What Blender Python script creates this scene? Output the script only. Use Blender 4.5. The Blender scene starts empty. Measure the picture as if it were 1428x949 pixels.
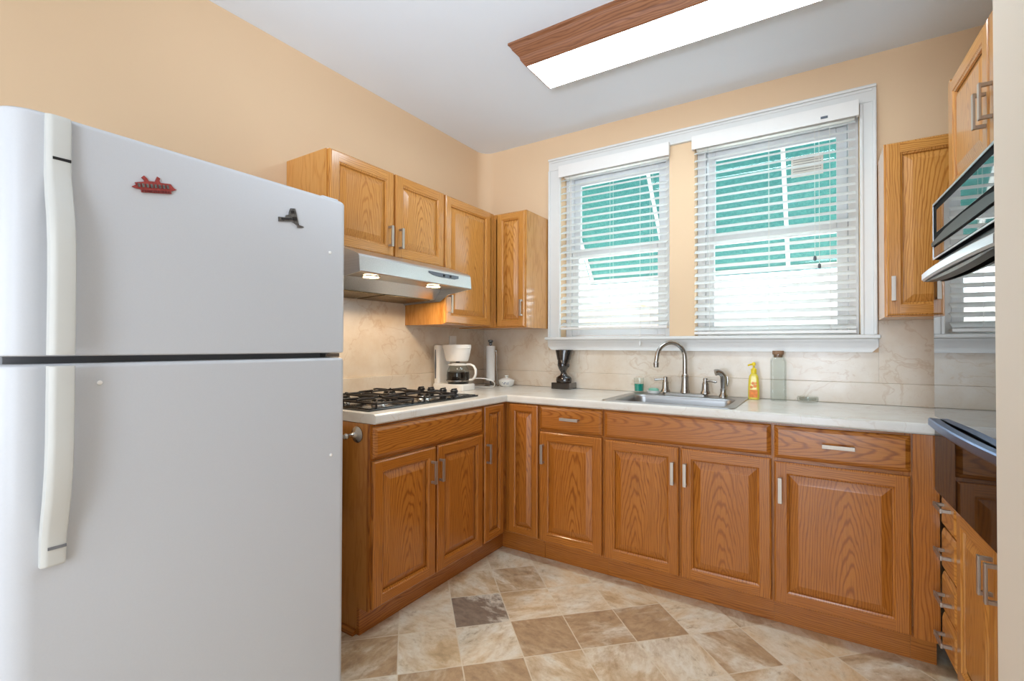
import bpy, bmesh, math, random
from mathutils import Vector, Matrix
S = bpy.context.scene
COL = S.collection
rnd = random.Random(7)
R = math.radians

# ------------------------------------------------------------------ camera
F_PX, YAW, PITCH, ROLL = 671.64, -0.5733, 0.0112, 0.0029
cam_d = bpy.data.cameras.new('camera')
cam = bpy.data.objects.new('camera', cam_d); COL.objects.link(cam)
cam_d.sensor_width = 36.0; cam_d.sensor_fit = 'HORIZONTAL'
cam_d.lens = F_PX / 1428.0 * 36.0; cam_d.clip_start = 0.02
fw = Vector((math.sin(YAW)*math.cos(PITCH), math.cos(YAW)*math.cos(PITCH), math.sin(PITCH)))
rt = Vector((math.cos(YAW), -math.sin(YAW), 0)); up = rt.cross(fw)
cr, sr = math.cos(ROLL), math.sin(ROLL)
rx = rt*cr + up*sr; ux = up*cr - rt*sr
cam.matrix_world = Matrix(((rx.x, ux.x, -fw.x, 2.1608), (rx.y, ux.y, -fw.y, -2.9501), (rx.z, ux.z, -fw.z, 1.1956), (0, 0, 0, 1)))
S.camera = cam

# ------------------------------------------------------------------ light
S.view_settings.view_transform = 'Standard'; S.view_settings.look = 'None'
S.view_settings.gamma = 1.0; S.view_settings.use_curve_mapping = False
S.view_settings.exposure = 0.31
WORLD_STRENGTH = 7.0
LENS_STRENGTH = 14.5
w = bpy.data.worlds.new('sky'); S.world = w; w.use_nodes = True
bg = w.node_tree.nodes['Background']
bg.inputs['Color'].default_value = (0.86, 0.97, 1.08, 1); bg.inputs['Strength'].default_value = WORLD_STRENGTH

def area(name, loc, target, sx, sy, power, color):
    l = bpy.data.lights.new(name, 'AREA'); l.shape = 'RECTANGLE'; l.size = sx; l.size_y = sy
    l.energy = power; l.color = color
    o = bpy.data.objects.new(name, l); COL.objects.link(o); o.location = loc
    o.rotation_euler = (Vector(target) - Vector(loc)).to_track_quat('-Z', 'Y').to_euler()
    return o
# added fill lamp far behind the camera; no opening stands there
area('rear_fill', (1.25, -8.3, 1.3), (1.25, 0.0, 1.4), 2.4, 2.5, 80, (0.84, 0.97, 1.14))
# added fill lamp by the right wall, brightening the left side; no doorway
area('side_fill', (2.44, -4.2, 1.35), (0.0, -1.6, 1.75), 1.6, 2.1, 44, (0.84, 0.97, 1.14))
# added spot beside the camera, aimed up to brighten ceiling and upper walls
fl_ = bpy.data.lights.new('ceiling_fill', 'SPOT'); fl_.energy = 122; fl_.color = (0.86, 0.97, 1.12)
fl_.spot_size = R(80); fl_.spot_blend = 1.0; fl_.shadow_soft_size = 0.12
fo_ = bpy.data.objects.new('ceiling_fill', fl_); COL.objects.link(fo_); fo_.location = (2.0, -3.15, 1.45)
fo_.rotation_euler = (Vector((1.25, -1.75, 2.55)) - Vector((2.0, -3.15, 1.45))).to_track_quat('-Z', 'Y').to_euler()

# ------------------------------------------------------------------ node helper
def srgb(r, g, b):
    f = lambda c: (c/255/12.92 if c/255 <= 0.04045 else ((c/255+0.055)/1.055)**2.4)
    return (f(r), f(g), f(b), 1.0)

class NT:
    def __init__(s, name):
        s.m = bpy.data.materials.new(name); s.m.use_nodes = True
        s.t = s.m.node_tree; s.b = s.t.nodes['Principled BSDF']; s.out = s.t.nodes['Material Output']
    def n(s, typ, ins=None, **props):
        nd = s.t.nodes.new(typ)
        for k, v in props.items(): setattr(nd, k, v)
        for k, v in (ins or {}).items():
            if isinstance(v, bpy.types.NodeSocket): s.t.links.new(v, nd.inputs[k])
            else: nd.inputs[k].default_value = v
        return nd
    def link(s, a, b): s.t.links.new(a, b)
    def math(s, op, a, b=0.0, c=0.0):
        return s.n('ShaderNodeMath', {0: a, 1: b, 2: c}, operation=op).outputs[0]
    def ramp(s, fac, stops, interp='LINEAR'):
        r = s.n('ShaderNodeValToRGB', {0: fac}); e = r.color_ramp; e.interpolation = interp
        while len(e.elements) < len(stops): e.elements.new(0.5)
        for el, (p, c) in zip(e.elements, stops): el.position = p; el.color = c
        return r.outputs[0]
    def mix(s, fac, a, b, blend='MIX'):
        nd = s.n('ShaderNodeMix', data_type='RGBA', blend_type=blend)
        for k, v in ((0, fac), (6, a), (7, b)):
            if isinstance(v, bpy.types.NodeSocket): s.link(v, nd.inputs[k])
            else: nd.inputs[k].default_value = v
        return nd.outputs[2]
    def noise(s, vec, scale, detail=3, rough=0.5, dist=0.0):
        return s.n('ShaderNodeTexNoise', {'Vector': vec, 'Scale': scale, 'Detail': detail, 'Roughness': rough, 'Distortion': dist}).outputs[0]
    def bump(s, h, strength, dist=0.001):
        b = s.n('ShaderNodeBump', {'Height': h, 'Strength': strength, 'Distance': dist})
        s.link(b.outputs[0], s.b.inputs['Normal'])
    def objco(s): return s.n('ShaderNodeTexCoord').outputs['Object']
    def geo(s): return s.n('ShaderNodeNewGeometry').outputs['Position']
    def set(s, **kw):
        for k, v in kw.items():
            k = k.replace('_', ' ')
            if isinstance(v, bpy.types.NodeSocket): s.link(v, s.b.inputs[k])
            else: s.b.inputs[k].default_value = v
        return s

def plain(name, col, rough=0.5, metal=0.0, coat=0.0, var=0.04, vscale=14.0, spec=0.5):
    t = NT(name); c = col if len(col) == 4 else srgb(*col)
    nz = t.noise(t.objco(), vscale, 4)
    dark = tuple(x*(1-var) for x in c[:3]) + (1,); lite = tuple(min(1, x*(1+var)) for x in c[:3]) + (1,)
    t.set(Base_Color=t.ramp(nz, [(0.3, dark), (0.7, lite)]), Roughness=rough, Metallic=metal)
    t.b.inputs['Coat Weight'].default_value = coat; t.b.inputs['Coat Roughness'].default_value = 0.1
    t.b.inputs['Specular IOR Level'].default_value = spec
    return t.m

def brushed(name, col, rough=0.3, axis=0):
    t = NT(name); v = t.objco()
    sc = [220, 220, 220]; sc[axis] = 4
    mp = t.n('ShaderNodeMapping', {'Vector': v, 'Scale': sc}).outputs[0]
    nz = t.noise(mp, 1.0, 3)
    c = srgb(*col)
    t.set(Base_Color=t.ramp(nz, [(0.3, tuple(x*0.86 for x in c[:3]) + (1,)), (0.7, c)]), Metallic=1.0,
          Roughness=t.n('ShaderNodeMapRange', {0: nz, 3: rough*0.8, 4: rough*1.25}).outputs[0])
    return t.m

def wood(name, axis='z', flame=True, light=(180, 110, 40), mid=(160, 91, 28), dark=(112, 58, 16), rough=0.34, scale=1.0):
    t = NT(name); oc = t.objco()
    ri = t.n('ShaderNodeObjectInfo').outputs['Random']
    sp = t.n('ShaderNodeSeparateXYZ', {0: oc})
    X, Y, Z = sp.outputs
    if axis == 'x': a, d, l = Z, Y, X
    elif axis == 'y': a, d, l = Z, X, Y
    else: a, d, l = X, Y, Z
    seed = t.math('MULTIPLY', ri, 37.0)
    vec = t.n('ShaderNodeCombineXYZ', {0: a, 1: t.math('ADD', d, seed), 2: l}).outputs[0]
    st = t.n('ShaderNodeMapping', {'Vector': vec, 'Scale': (1, 1, 0.16)}).outputs[0]
    n1 = t.noise(st, 9.0*scale, 3, 0.55); n2 = t.noise(st, 42.0*scale, 3, 0.5)
    off = t.math('MULTIPLY', t.math('SUBTRACT', ri, 0.5), 0.10)
    px = t.math('ADD', t.math('ADD', a, off), t.math('MULTIPLY', t.math('SUBTRACT', n1, 0.5), 0.085))
    c0 = t.math('ADD', 0.045 if flame else 0.5, t.math('MULTIPLY', l, 0.13 if flame else 0.05))
    c0 = t.math('ADD', c0, t.math('MULTIPLY', t.math('SUBTRACT', n1, 0.5), 0.05))
    rr = t.math('SQRT', t.math('ADD', t.math('MULTIPLY', px, px), t.math('MULTIPLY', c0, c0)))
    rr = t.math('ADD', rr, t.math('MULTIPLY', n2, 0.011)) if flame else t.math('ADD', px, t.math('MULTIPLY', n2, 0.009))
    band = t.math('SINE', t.math('MULTIPLY', rr, 2*math.pi/0.0092*scale))
    band = t.math('MULTIPLY_ADD', band, 0.5, 0.5)
    fine = t.n('ShaderNodeMapping', {'Vector': vec, 'Scale': (260, 260, 9)}).outputs[0]
    pores = t.noise(fine, 1.0, 2, 0.6)
    broad = t.noise(st, 4.0, 2)
    base = t.ramp(band, [(0.0, tuple(0.55*x+0.45*y for x, y in zip(srgb(*dark), srgb(*mid)))), (0.14, srgb(*mid)), (0.46, srgb(*light)), (1.0, srgb(*light))])
    base = t.mix(t.n('ShaderNodeMapRange', {0: broad, 1: 0.35, 2: 0.7, 3: 0.0, 4: 0.5}).outputs[0], base, srgb(*mid))
    pf = t.n('ShaderNodeMapRange', {0: pores, 1: 0.52, 2: 0.72, 3: 0.0, 4: 0.45}).outputs[0]
    base = t.mix(pf, base, srgb(*dark))
    t.set(Base_Color=base, Roughness=rough)
    t.b.inputs['Coat Weight'].default_value = 0.8; t.b.inputs['Coat Roughness'].default_value = 0.16; t.b.inputs['Specular IOR Level'].default_value = 0.2
    t.bump(pores, 0.08, 0.0006)
    return t.m

def marble(name, base, warm, vein, vscale=3.2, rough=0.22, veinw=0.022, veinf=0.75):
    t = NT(name); p = t.geo()
    warp = t.n('ShaderNodeTexNoise', {'Vector': p, 'Scale': 2.3, 'Detail': 4})
    v2 = t.n('ShaderNodeVectorMath', {0: p, 1: t.n('ShaderNodeVectorMath', {0: warp.outputs['Color'], 1: (0.7, 0.7, 0.7)}, operation='MULTIPLY').outputs[0]}, operation='ADD').outputs[0]
    n1 = t.noise(v2, vscale, 5, 0.55); n3 = t.noise(v2, vscale*2.3, 4, 0.6)
    cloud = t.noise(p, 5.5, 5, 0.6)
    ab = t.math('ABSOLUTE', t.math('SUBTRACT', n1, 0.5)); ab2 = t.math('ABSOLUTE', t.math('SUBTRACT', n3, 0.53))
    vm = t.n('ShaderNodeMapRange', {0: ab, 1: 0.0, 2: veinw, 3: veinf, 4: 0.0}).outputs[0]
    vm2 = t.n('ShaderNodeMapRange', {0: ab2, 1: 0.0, 2: veinw*0.7, 3: veinf*0.4, 4: 0.0}).outputs[0]
    c = t.mix(t.n('ShaderNodeMapRange', {0: cloud, 1: 0.38, 2: 0.66}).outputs[0], srgb(*base), srgb(*warm))
    c = t.mix(vm, c, srgb(*vein)); c = t.mix(vm2, c, srgb(*vein))
    t.set(Base_Color=c, Roughness=rough)
    return t.m

def glassy(name, tint=(0.97, 0.99, 0.98), gloss=0.12, rough=0.02):
    t = NT(name); t.t.nodes.remove(t.b)
    fr = t.n('ShaderNodeLayerWeight', {0: 0.35}).outputs['Facing']
    f2 = t.math('POWER', fr, 4.0)
    edge = tuple(c*0.62 for c in tint) + (1,)
    tr = t.n('ShaderNodeBsdfTransparent', {0: t.mix(f2, tint + (1,), edge)}).outputs[0]
    gl = t.n('ShaderNodeBsdfGlossy', {'Color': (1, 1, 1, 1), 'Roughness': rough}).outputs[0]
    fac = t.math('MULTIPLY_ADD', f2, gloss*5, gloss*0.5)
    mx = t.n('ShaderNodeMixShader', {0: fac, 1: tr, 2: gl}).outputs[0]
    t.link(mx, t.out.inputs[0])
    return t.m

def emit(name, col, strength):
    t = NT(name); c = srgb(*col)
    nz = t.noise(t.objco(), 3.0, 1)
    t.set(Base_Color=c, Roughness=0.4, Emission_Color=t.ramp(nz, [(0.2, tuple(x*0.97 for x in c[:3]) + (1,)), (0.8, c)]), Emission_Strength=strength)
    return t.m

def floor_mat():
    t = NT('vinyl_tile'); p = t.geo(); sp = t.n('ShaderNodeSeparateXYZ', {0: p})
    x, y, _ = sp.outputs
    s = t.math('DIVIDE', t.math('ADD', t.math('MULTIPLY', t.math('ADD', x, y), 0.70711), 0.118), 0.2365)
    u = t.math('DIVIDE', t.math('SUBTRACT', t.math('MULTIPLY', t.math('SUBTRACT', x, y), 0.70711), 1.555), 0.247)
    i, j = t.math('FLOOR', s), t.math('FLOOR', u)
    fs, fu = t.math('SUBTRACT', s, i), t.math('SUBTRACT', u, j)
    eg = lambda f: t.math('ABSOLUTE', t.math('SUBTRACT', f, 0.5))
    edge = t.math('MAXIMUM', eg(fs), eg(fu))
    grout = t.n('ShaderNodeMapRange', {0: edge, 1: 0.486, 2: 0.493}).outputs[0]
    ij = t.n('ShaderNodeCombineXYZ', {0: i, 1: j, 2: 3.7}).outputs[0]
    wn = t.n('ShaderNodeTexWhiteNoise', {0: ij}, noise_dimensions='3D')
    val, wc = wn.outputs[0], wn.outputs[1]
    # named tiles: how brown each one is
    tone = t.math('MULTIPLY', t.math('POWER', val, 2.2), 0.62)
    for (a, b, v) in ((-1, -1, 1.0), (2, 0, 0.85), (1, 0, 0.62), (0, 0, 0.66), (-1, 1, 0.7), (-1, 0, 0.25), (0, -1, 0.1), (1, -1, 0.05),
                      (0, -2, 0.35), (1, 1, 0.3), (0, 1, 0.3), (2, 1, 0.1), (3, 0, 0.12), (-2, 0, 0.1), (-2, -1, 0.05), (-3, 0, 0.7), (-2, 1, 0.75), (3, 1, 0.55), (4, 0, 0.5)):
        hit = t.math('MULTIPLY', t.math('COMPARE', i, float(a), 0.1), t.math('COMPARE', j, float(b), 0.1))
        tone = t.math('ADD', t.math('MULTIPLY', tone, t.math('SUBTRACT', 1.0, hit)), t.math('MULTIPLY', hit, v))
    pv = t.n('ShaderNodeVectorMath', {0: p, 1: t.n('ShaderNodeVectorMath', {0: wc, 1: (9, 9, 9)}, operation='MULTIPLY').outputs[0]}, operation='ADD').outputs[0]
    rot = t.n('ShaderNodeVectorRotate', {'Vector': pv, 'Angle': t.math('MULTIPLY', val, 6.28)}, rotation_type='Z_AXIS').outputs[0]
    st = t.n('ShaderNodeMapping', {'Vector': rot, 'Scale': (1.0, 2.6, 1.0)}).outputs[0]
    st = t.n('ShaderNodeMapping', {'Vector': rot, 'Scale': (1.0, 1.7, 1.0)}).outputs[0]
    n1 = t.noise(st, 5.0, 8, 0.62, 0.35); n2 = t.noise(st, 17.0, 9, 0.72, 0.3); n3 = t.noise(p, 46.0, 4, 0.65)
    light = t.ramp(n2, [(0.30, srgb(172, 148, 120)), (0.43, srgb(220, 203, 176)), (0.6, srgb(234, 223, 204)), (0.8, srgb(228, 213, 188))])
    brown = t.ramp(n2, [(0.28, srgb(150, 120, 92)), (0.5, srgb(182, 149, 113)), (0.8, srgb(206, 176, 138))])
    ocr = t.n('ShaderNodeMapRange', {0: t.noise(p, 2.6, 4), 1: 0.36, 2: 0.58, 3: 0.0, 4: 0.95}).outputs[0]
    ocr = t.math('MULTIPLY', ocr, t.n('ShaderNodeMapRange', {0: n1, 1: 0.35, 2: 0.6}).outputs[0])
    light = t.mix(ocr, light, srgb(222, 186, 138))
    m = t.math('ADD', t.math('MULTIPLY', tone, 1.0), t.math('MULTIPLY', t.math('SUBTRACT', n1, 0.5), 2.6))
    m = t.n('ShaderNodeMapRange', {0: m, 1: 0.12, 2: 0.72}).outputs[0]
    c = t.mix(m, light, brown)
    gry = t.math('MULTIPLY', t.math('COMPARE', i, -1.0, 0.1), t.math('COMPARE', j, -1.0, 0.1))
    gm = t.n('ShaderNodeMapRange', {0: t.math('ADD', n1, t.math('MULTIPLY', n2, 0.35)), 1: 0.82, 2: 0.70}).outputs[0]
    c = t.mix(gry, c, t.mix(gm, srgb(218, 204, 182), t.ramp(n2, [(0.3, srgb(122, 102, 86)), (0.7, srgb(164, 142, 120))])))
    c = t.mix(t.n('ShaderNodeMapRange', {0: n3, 1: 0.58, 2: 0.75, 3: 0.0, 4: 0.35}).outputs[0], c, srgb(160, 130, 98))
    c = t.mix(t.math('MULTIPLY', grout, 0.8), c, srgb(226, 208, 180))
    t.set(Base_Color=c, Roughness=0.42)
    t.bump(t.math('SUBTRACT', n2, grout), 0.06, 0.001)
    return t.m

def paint(name, col, rough=0.7, bump=0.04, spec=0.25):
    t = NT(name); p = t.geo(); c = srgb(*col)
    nz = t.noise(p, 1.6, 3); fn = t.noise(p, 140.0, 3)
    t.set(Base_Color=t.ramp(nz, [(0.3, tuple(x*0.97 for x in c[:3]) + (1,)), (0.7, c)]), Roughness=rough)
    t.b.inputs['Specular IOR Level'].default_value = spec
    t.bump(fn, bump, 0.001)
    return t.m

def fabric_awning():
    t = NT('teal_awning_fabric'); t.t.nodes.remove(t.b); p = t.geo()
    nz = t.noise(p, 60.0, 3)
    c = t.ramp(nz, [(0.3, srgb(70, 134, 134)), (0.7, srgb(100, 160, 156))])
    d = t.n('ShaderNodeBsdfDiffuse', {0: c}).outputs[0]; tl = t.n('ShaderNodeBsdfTranslucent', {0: c}).outputs[0]
    t.link(t.n('ShaderNodeMixShader', {0: 0.5, 1: d, 2: tl}).outputs[0], t.out.inputs[0])
    return t.m

def slat_mat():
    t = NT('white_blind_slats'); t.t.nodes.remove(t.b)
    nz = t.noise(t.objco(), 30.0, 3)
    c = t.ramp(nz, [(0.3, srgb(236, 236, 233)), (0.7, srgb(243, 243, 240))])
    d = t.n('ShaderNodeBsdfDiffuse', {0: c}).outputs[0]; tl = t.n('ShaderNodeBsdfTranslucent', {0: c}).outputs[0]
    t.link(t.n('ShaderNodeMixShader', {0: 0.32, 1: d, 2: tl}).outputs[0], t.out.inputs[0])
    return t.m

M = {}
M['peach'] = paint('peach_wall_paint', (231, 199, 162))
M['cream'] = paint('cream_wall_paint', (232, 218, 200))
M['white_wall'] = paint('white_wall_paint', (236, 236, 234))
M['ceil'] = paint('ceiling_paint', (234, 240, 247), 0.9, 0.06, 0.02)
M['white_trim'] = plain('white_trim_paint', (226, 224, 219), 0.35, var=0.015)
M['vinyl'] = plain('white_vinyl', (232, 234, 238), 0.35, var=0.01)
M['floor'] = floor_mat()
M['oak'] = wood('oak_flame_vertical', 'z', True)
M['oak_s'] = wood('oak_straight_vertical', 'z', False)
M['oak_h'] = wood('oak_straight_horizontal', 'x', False)
M['oak_hf'] = wood('oak_flame_horizontal', 'x', True)
M['oak_y'] = wood('oak_straight_depth', 'y', False)
M['oak_side'] = wood('oak_veneer_side', 'z', False, (196, 130, 60), (188, 121, 52), (176, 108, 42))
UP = dict(light=(208, 146, 72), mid=(192, 126, 54), dark=(146, 86, 32))
for n_, ax_, fl__ in (('oak', 'z', True), ('oak_s', 'z', False), ('oak_h', 'x', False), ('oak_hf', 'x', True)):
    M[n_+'_honey'] = wood(n_+'_honey', ax_, fl__, **UP)
M['oak_side_honey'] = wood('oak_veneer_side_honey', 'z', False, (206, 146, 76), (198, 136, 66), (184, 120, 52))
PAL = ['']
def K(n): return M[n+PAL[0]]
M['walnut'] = wood('walnut_trim', 'x', False, (150, 100, 68), (124, 78, 50), (92, 56, 36), 0.4)
M['counter'] = marble('white_marble_laminate', (224, 219, 211), (217, 209, 197), (198, 178, 156), 3.0, 0.22, 0.010, 0.35)
M['splash'] = marble('beige_marble_laminate', (226, 213, 196), (217, 198, 175), (196, 164, 132), 2.6, 0.2, 0.014, 0.42)
M['nickel'] = brushed('brushed_nickel', (190, 180, 168), 0.5, 2)
M['chrome'] = plain('satin_chrome', (176, 172, 166), 0.26, 1.0, var=0.02)
M['steel'] = brushed('brushed_steel', (186, 186, 186), 0.34, 0)
M['hood_steel'] = brushed('hood_steel', (214, 214, 214), 0.3, 0)
M['fridge'] = plain('white_fridge_enamel', (201, 202, 205), 0.42, coat=0.15, var=0.01, vscale=260)
M['fridge_h'] = plain('offwhite_fridge_plastic', (204, 203, 197), 0.4, var=0.01)
M['gasket'] = plain('grey_gasket', (112, 112, 114), 0.6)
M['black'] = plain('black_plastic', (24, 24, 26), 0.35)
M['enamel'] = plain('black_enamel', (14, 14, 15), 0.12, coat=0.4)
M['iron'] = plain('cast_iron', (40, 34, 31), 0.45, 0.3)
M['slate'] = plain('grey_control_plastic', (92, 98, 106), 0.4)
M['white_pl'] = plain('white_plastic', (238, 234, 228), 0.3, var=0.01)
M['bluegrey'] = brushed('bluegrey_handle', (112, 134, 172), 0.34, 0)
M['silver'] = brushed('silver_handle', (205, 206, 210), 0.32, 0)
M['paper'] = plain('paper_towel', (238, 236, 232), 0.9, var=0.02, vscale=120)
M['ceramic'] = plain('white_ceramic', (236, 236, 232), 0.15, coat=0.5, var=0.01)
M['blue_glaze'] = plain('blue_glaze', (70, 96, 140), 0.2)
M['green_soap'] = plain('mint_soap', (130, 190, 165), 0.4)
M['ebony'] = plain('black_glazed_stone', (34, 27, 24), 0.1, coat=1.0, var=0.25, vscale=18)
M['cork'] = plain('cork', (150, 116, 88), 0.8, var=0.25, vscale=160)
M['glass'] = glassy('window_glass', (0.96, 0.98, 0.97), 0.08)
M['clear'] = glassy('clear_glass', (0.962, 0.978, 0.97), 0.05)
M['teal_liq'] = plain('teal_liquid', (10, 150, 130), 0.08, coat=0.5)
M['coffee'] = plain('black_coffee', (20, 10, 6), 0.3, spec=0.15)
M['soap_y'] = plain('yellow_soap_bottle', (232, 208, 70), 0.15, coat=0.5, var=0.05)
M['soap_o'] = plain('orange_label', (238, 134, 40), 0.4, var=0.18, vscale=60)
M['yellow'] = plain('yellow_pump', (244, 214, 40), 0.3)
M['towel'] = plain('dark_red_towel', (84, 34, 26), 0.95, var=0.2, vscale=90)
M['red_metal'] = plain('red_enamelled_metal', (160, 66, 62), 0.35, 0.3, var=0.25, vscale=160)
M['dark_red'] = plain('dark_red_letter_enamel', (110, 44, 44), 0.4)
M['pewter'] = plain('pewter', (120, 122, 122), 0.3, 0.8, var=0.45, vscale=170)
M['awning'] = fabric_awning()
M['slat'] = slat_mat()
M['lens'] = emit('lit_lens', (222, 243, 255), LENS_STRENGTH)
M['lamp'] = emit('hood_lamp_bulb', (255, 226, 180), 40.0)
M['label'] = plain('sticker_paper', (236, 230, 222), 0.7)
M['ink'] = plain('grey_print', (150, 146, 142), 0.7)
M['siding'] = paint('pale_siding', (238, 232, 222), 0.8)
M['brick'] = paint('peach_brick', (222, 176, 140), 0.9)
M['concrete'] = paint('concrete', (190, 188, 182), 0.9)
def oven_glass():
    t = NT('dark_oven_glass'); nz = t.noise(t.objco(), 5.0, 2)
    t.set(Base_Color=t.ramp(nz, [(0.3, srgb(14, 14, 16)), (0.7, srgb(18, 18, 20))]), Roughness=0.03)
    t.b.inputs['IOR'].default_value = 1.7; t.b.inputs['Coat Weight'].default_value = 0.6; t.b.inputs['Coat IOR'].default_value = 1.5; t.b.inputs['Coat Roughness'].default_value = 0.01
    return t.m
M['oven_glass'] = oven_glass()
M['matte'] = plain('matte_black_panel', (16, 16, 18), 0.75, spec=0.1)
M['low_glass'] = plain('black_lower_glass', (20, 17, 16), 0.04, spec=0.16)
def mesh_filter():
    t = NT('hood_mesh_filter'); v = t.n('ShaderNodeTexVoronoi', {'Vector': t.objco(), 'Scale': 160.0}).outputs[0]
    t.set(Base_Color=t.ramp(v, [(0.0, srgb(70, 58, 40)), (0.8, srgb(140, 118, 84))]), Metallic=0.9, Roughness=0.4)
    return t.m
M['filter'] = mesh_filter()

# ------------------------------------------------------------------ mesh helper
class MB:
    def __init__(s): s.bm = bmesh.new(); s.mats = []
    def mi(s, m):
        if m is None: return 0
        if m not in s.mats: s.mats.append(m)
        return s.mats.index(m)
    def box(s, x0, x1, y0, y1, z0, z1, m=None, bev=0.0, seg=2):
        mi = s.mi(m)
        co = [(x, y, z) for x in (x0, x1) for y in (y0, y1) for z in (z0, z1)]
        v = [s.bm.verts.new(c) for c in co]
        fs = [s.bm.faces.new([v[i] for i in q]) for q in ((0, 1, 3, 2), (4, 6, 7, 5), (0, 4, 5, 1), (2, 3, 7, 6), (0, 2, 6, 4), (1, 5, 7, 3))]
        for f in fs: f.material_index = mi
        if bev > 0:
            es = list({e for f in fs for e in f.edges})
            r = bmesh.ops.bevel(s.bm, geom=es, offset=bev, segments=seg, profile=0.5, affect='EDGES')
            for f in r['faces']: f.material_index = mi
        return s
    def face(s, pts, m=None):
        f = s.bm.faces.new([s.bm.verts.new(p) for p in pts]); f.material_index = s.mi(m); return f
    def loops(s, rings, m=None, cap0=True, cap1=True, closed=True):
        mi = s.mi(m); vs = [[s.bm.verts.new(p) for p in r] for r in rings]
        n = len(vs[0])
        for a, b in zip(vs, vs[1:]):
            for k in range(n if closed else n-1):
                f = s.bm.faces.new((a[k], a[(k+1) % n], b[(k+1) % n], b[k])); f.material_index = mi
        if cap0: s.bm.faces.new(vs[0][::-1]).material_index = mi
        if cap1: s.bm.faces.new(vs[-1]).material_index = mi
        return s
    def lathe(s, prof, c=(0, 0, 0), m=None, seg=32, cap=True, axis='z', sq=None):
        rings = []
        for r, z in prof:
            ring = []
            for k in range(seg):
                a = 2*math.pi*k/seg
                dx, dy = math.cos(a)*max(r, 1e-5), math.sin(a)*max(r, 1e-5)
                if axis == 'z': p = (c[0]+dx, c[1]+dy, c[2]+z)
                elif axis == 'y': p = (c[0]+dx, c[1]-z, c[2]+dy)
                else: p = (c[0]+z, c[1]+dx, c[2]+dy)
                ring.append(p)
            rings.append(ring)
        return s.loops(rings, m, cap, cap)
    def tube(s, pts, r, m=None, seg=10, cap=True):
        P = [Vector(p) for p in pts]; rings = []
        rr = r if isinstance(r, (list, tuple)) else [r]*len(P)
        t0 = (P[1]-P[0]).normalized()
        nrm = t0.orthogonal().normalized()
        for i, p in enumerate(P):
            t = ((P[min(i+1, len(P)-1)] - P[max(i-1, 0)])).normalized()
            nrm = (nrm - t*nrm.dot(t)).normalized(); bn = t.cross(nrm)
            rings.append([p + (nrm*math.cos(2*math.pi*k/seg) + bn*math.sin(2*math.pi*k/seg))*rr[i] for k in range(seg)])
        return s.loops(rings, m, cap, cap)
    def prism(s, poly, ax, a0, a1, m=None):
        # poly in the two other axes (order x,y,z without ax)
        def mk(p, a):
            q = list(p); q.insert('xyz'.index(ax), a); return tuple(q)
        return s.loops([[mk(p, a0) for p in poly], [mk(p, a1) for p in poly]], m)
    def build(s, name, mat=None, parent=None, ang=35, **kw):
        bm = s.bm
        bmesh.ops.recalc_face_normals(bm, faces=bm.faces)
        me = bpy.data.meshes.new(name); bm.to_mesh(me); bm.free()
        mats = s.mats or [mat]
        for x in mats: me.materials.append(x if x is not None else mat)
        for p in me.polygons: p.use_smooth = True
        me.set_sharp_from_angle(angle=R(ang))
        o = bpy.data.objects.new(name, me); COL.objects.link(o)
        wm = o.modifiers.new('normals', 'WEIGHTED_NORMAL'); wm.keep_sharp = True; wm.weight = 80
        if parent is not None: o.parent = parent
        for k, v in kw.items(): o[k] = v
        return o

def thing(name, label, cat, loc=(0, 0, 0), rz=0.0, group=None):
    o = bpy.data.objects.new(name, None); o.empty_display_size = 0.05; COL.objects.link(o)
    o.location = loc; o.rotation_euler = (0, 0, R(rz)); o['label'] = label; o['category'] = cat
    if group: o['group'] = group
    return o
def tag(o, label, cat, group=None):
    o['label'] = label; o['category'] = cat
    if group: o['group'] = group
    return o
def at(o, x, y, z): o.location = (x, y, z); return o
def structure(o): o['kind'] = 'structure'; return o

def bezier(p0, p1, p2, p3, n=12):
    out = []
    for i in range(n+1):
        t = i/n; u = 1-t
        out.append(tuple(u**3*a + 3*u*u*t*b + 3*u*t*t*c + t**3*d for a, b, c, d in zip(p0, p1, p2, p3)))
    return out

# ------------------------------------------------------------------ the room
H = 2.642; YR = -8.4; XC = 2.463
b = MB(); b.box(-0.15, 3.3, YR-0.15, 0.15, -0.1, 0.0); structure(b.build('floor', M['floor']))
b = MB(); b.box(-0.15, 3.3, YR-0.15, 0.15, H, H+0.1); structure(b.build('ceiling', M['ceil']))
b = MB(); b.box(-0.15, 0.0, -3.35, 0.15, 0, H)
# rounded plaster in the corner with the window wall
cv = [(0.0, 0.0)] + [(0.09-0.09*math.cos(a), -0.09+0.09*math.sin(a)) for a in [R(90*k/8) for k in range(9)]]
b.prism(cv, 'z', 1.9, H)
structure(b.build('wall_left', M['peach']))
b = MB(); b.box(-0.15, 0.0, YR, -3.35, 0, H); structure(b.build('wall_adjoining', M['white_wall']))  # unseen stretch, added in white so its bounce is less warm
W1, W2, WZ0, WZ1 = (0.655, 1.385), (1.53, 2.318), 1.235, 2.402
b = MB()
b.box(0.0, W1[0], 0, 0.15, 0, H); b.box(W1[1], W2[0], 0, 0.15, WZ0, WZ1); b.box(W2[1], 3.15, 0, 0.15, 0, H)
b.box(W1[0], W2[1], 0, 0.15, 0, WZ0); b.box(W1[0], W2[1], 0, 0.15, WZ1, H)
structure(b.build('wall_back', M['peach']))
b = MB(); b.box(3.15, 3.3, -1.56, 0.15, 0, H); b.box(XC, 3.3, YR, -1.56, 0, H)
structure(b.build('wall_right', M['cream']))
b = MB(); b.box(-0.15, 3.3, YR-0.15, YR, 0, H); structure(b.build('wall_rear', M['white_wall']))

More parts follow.
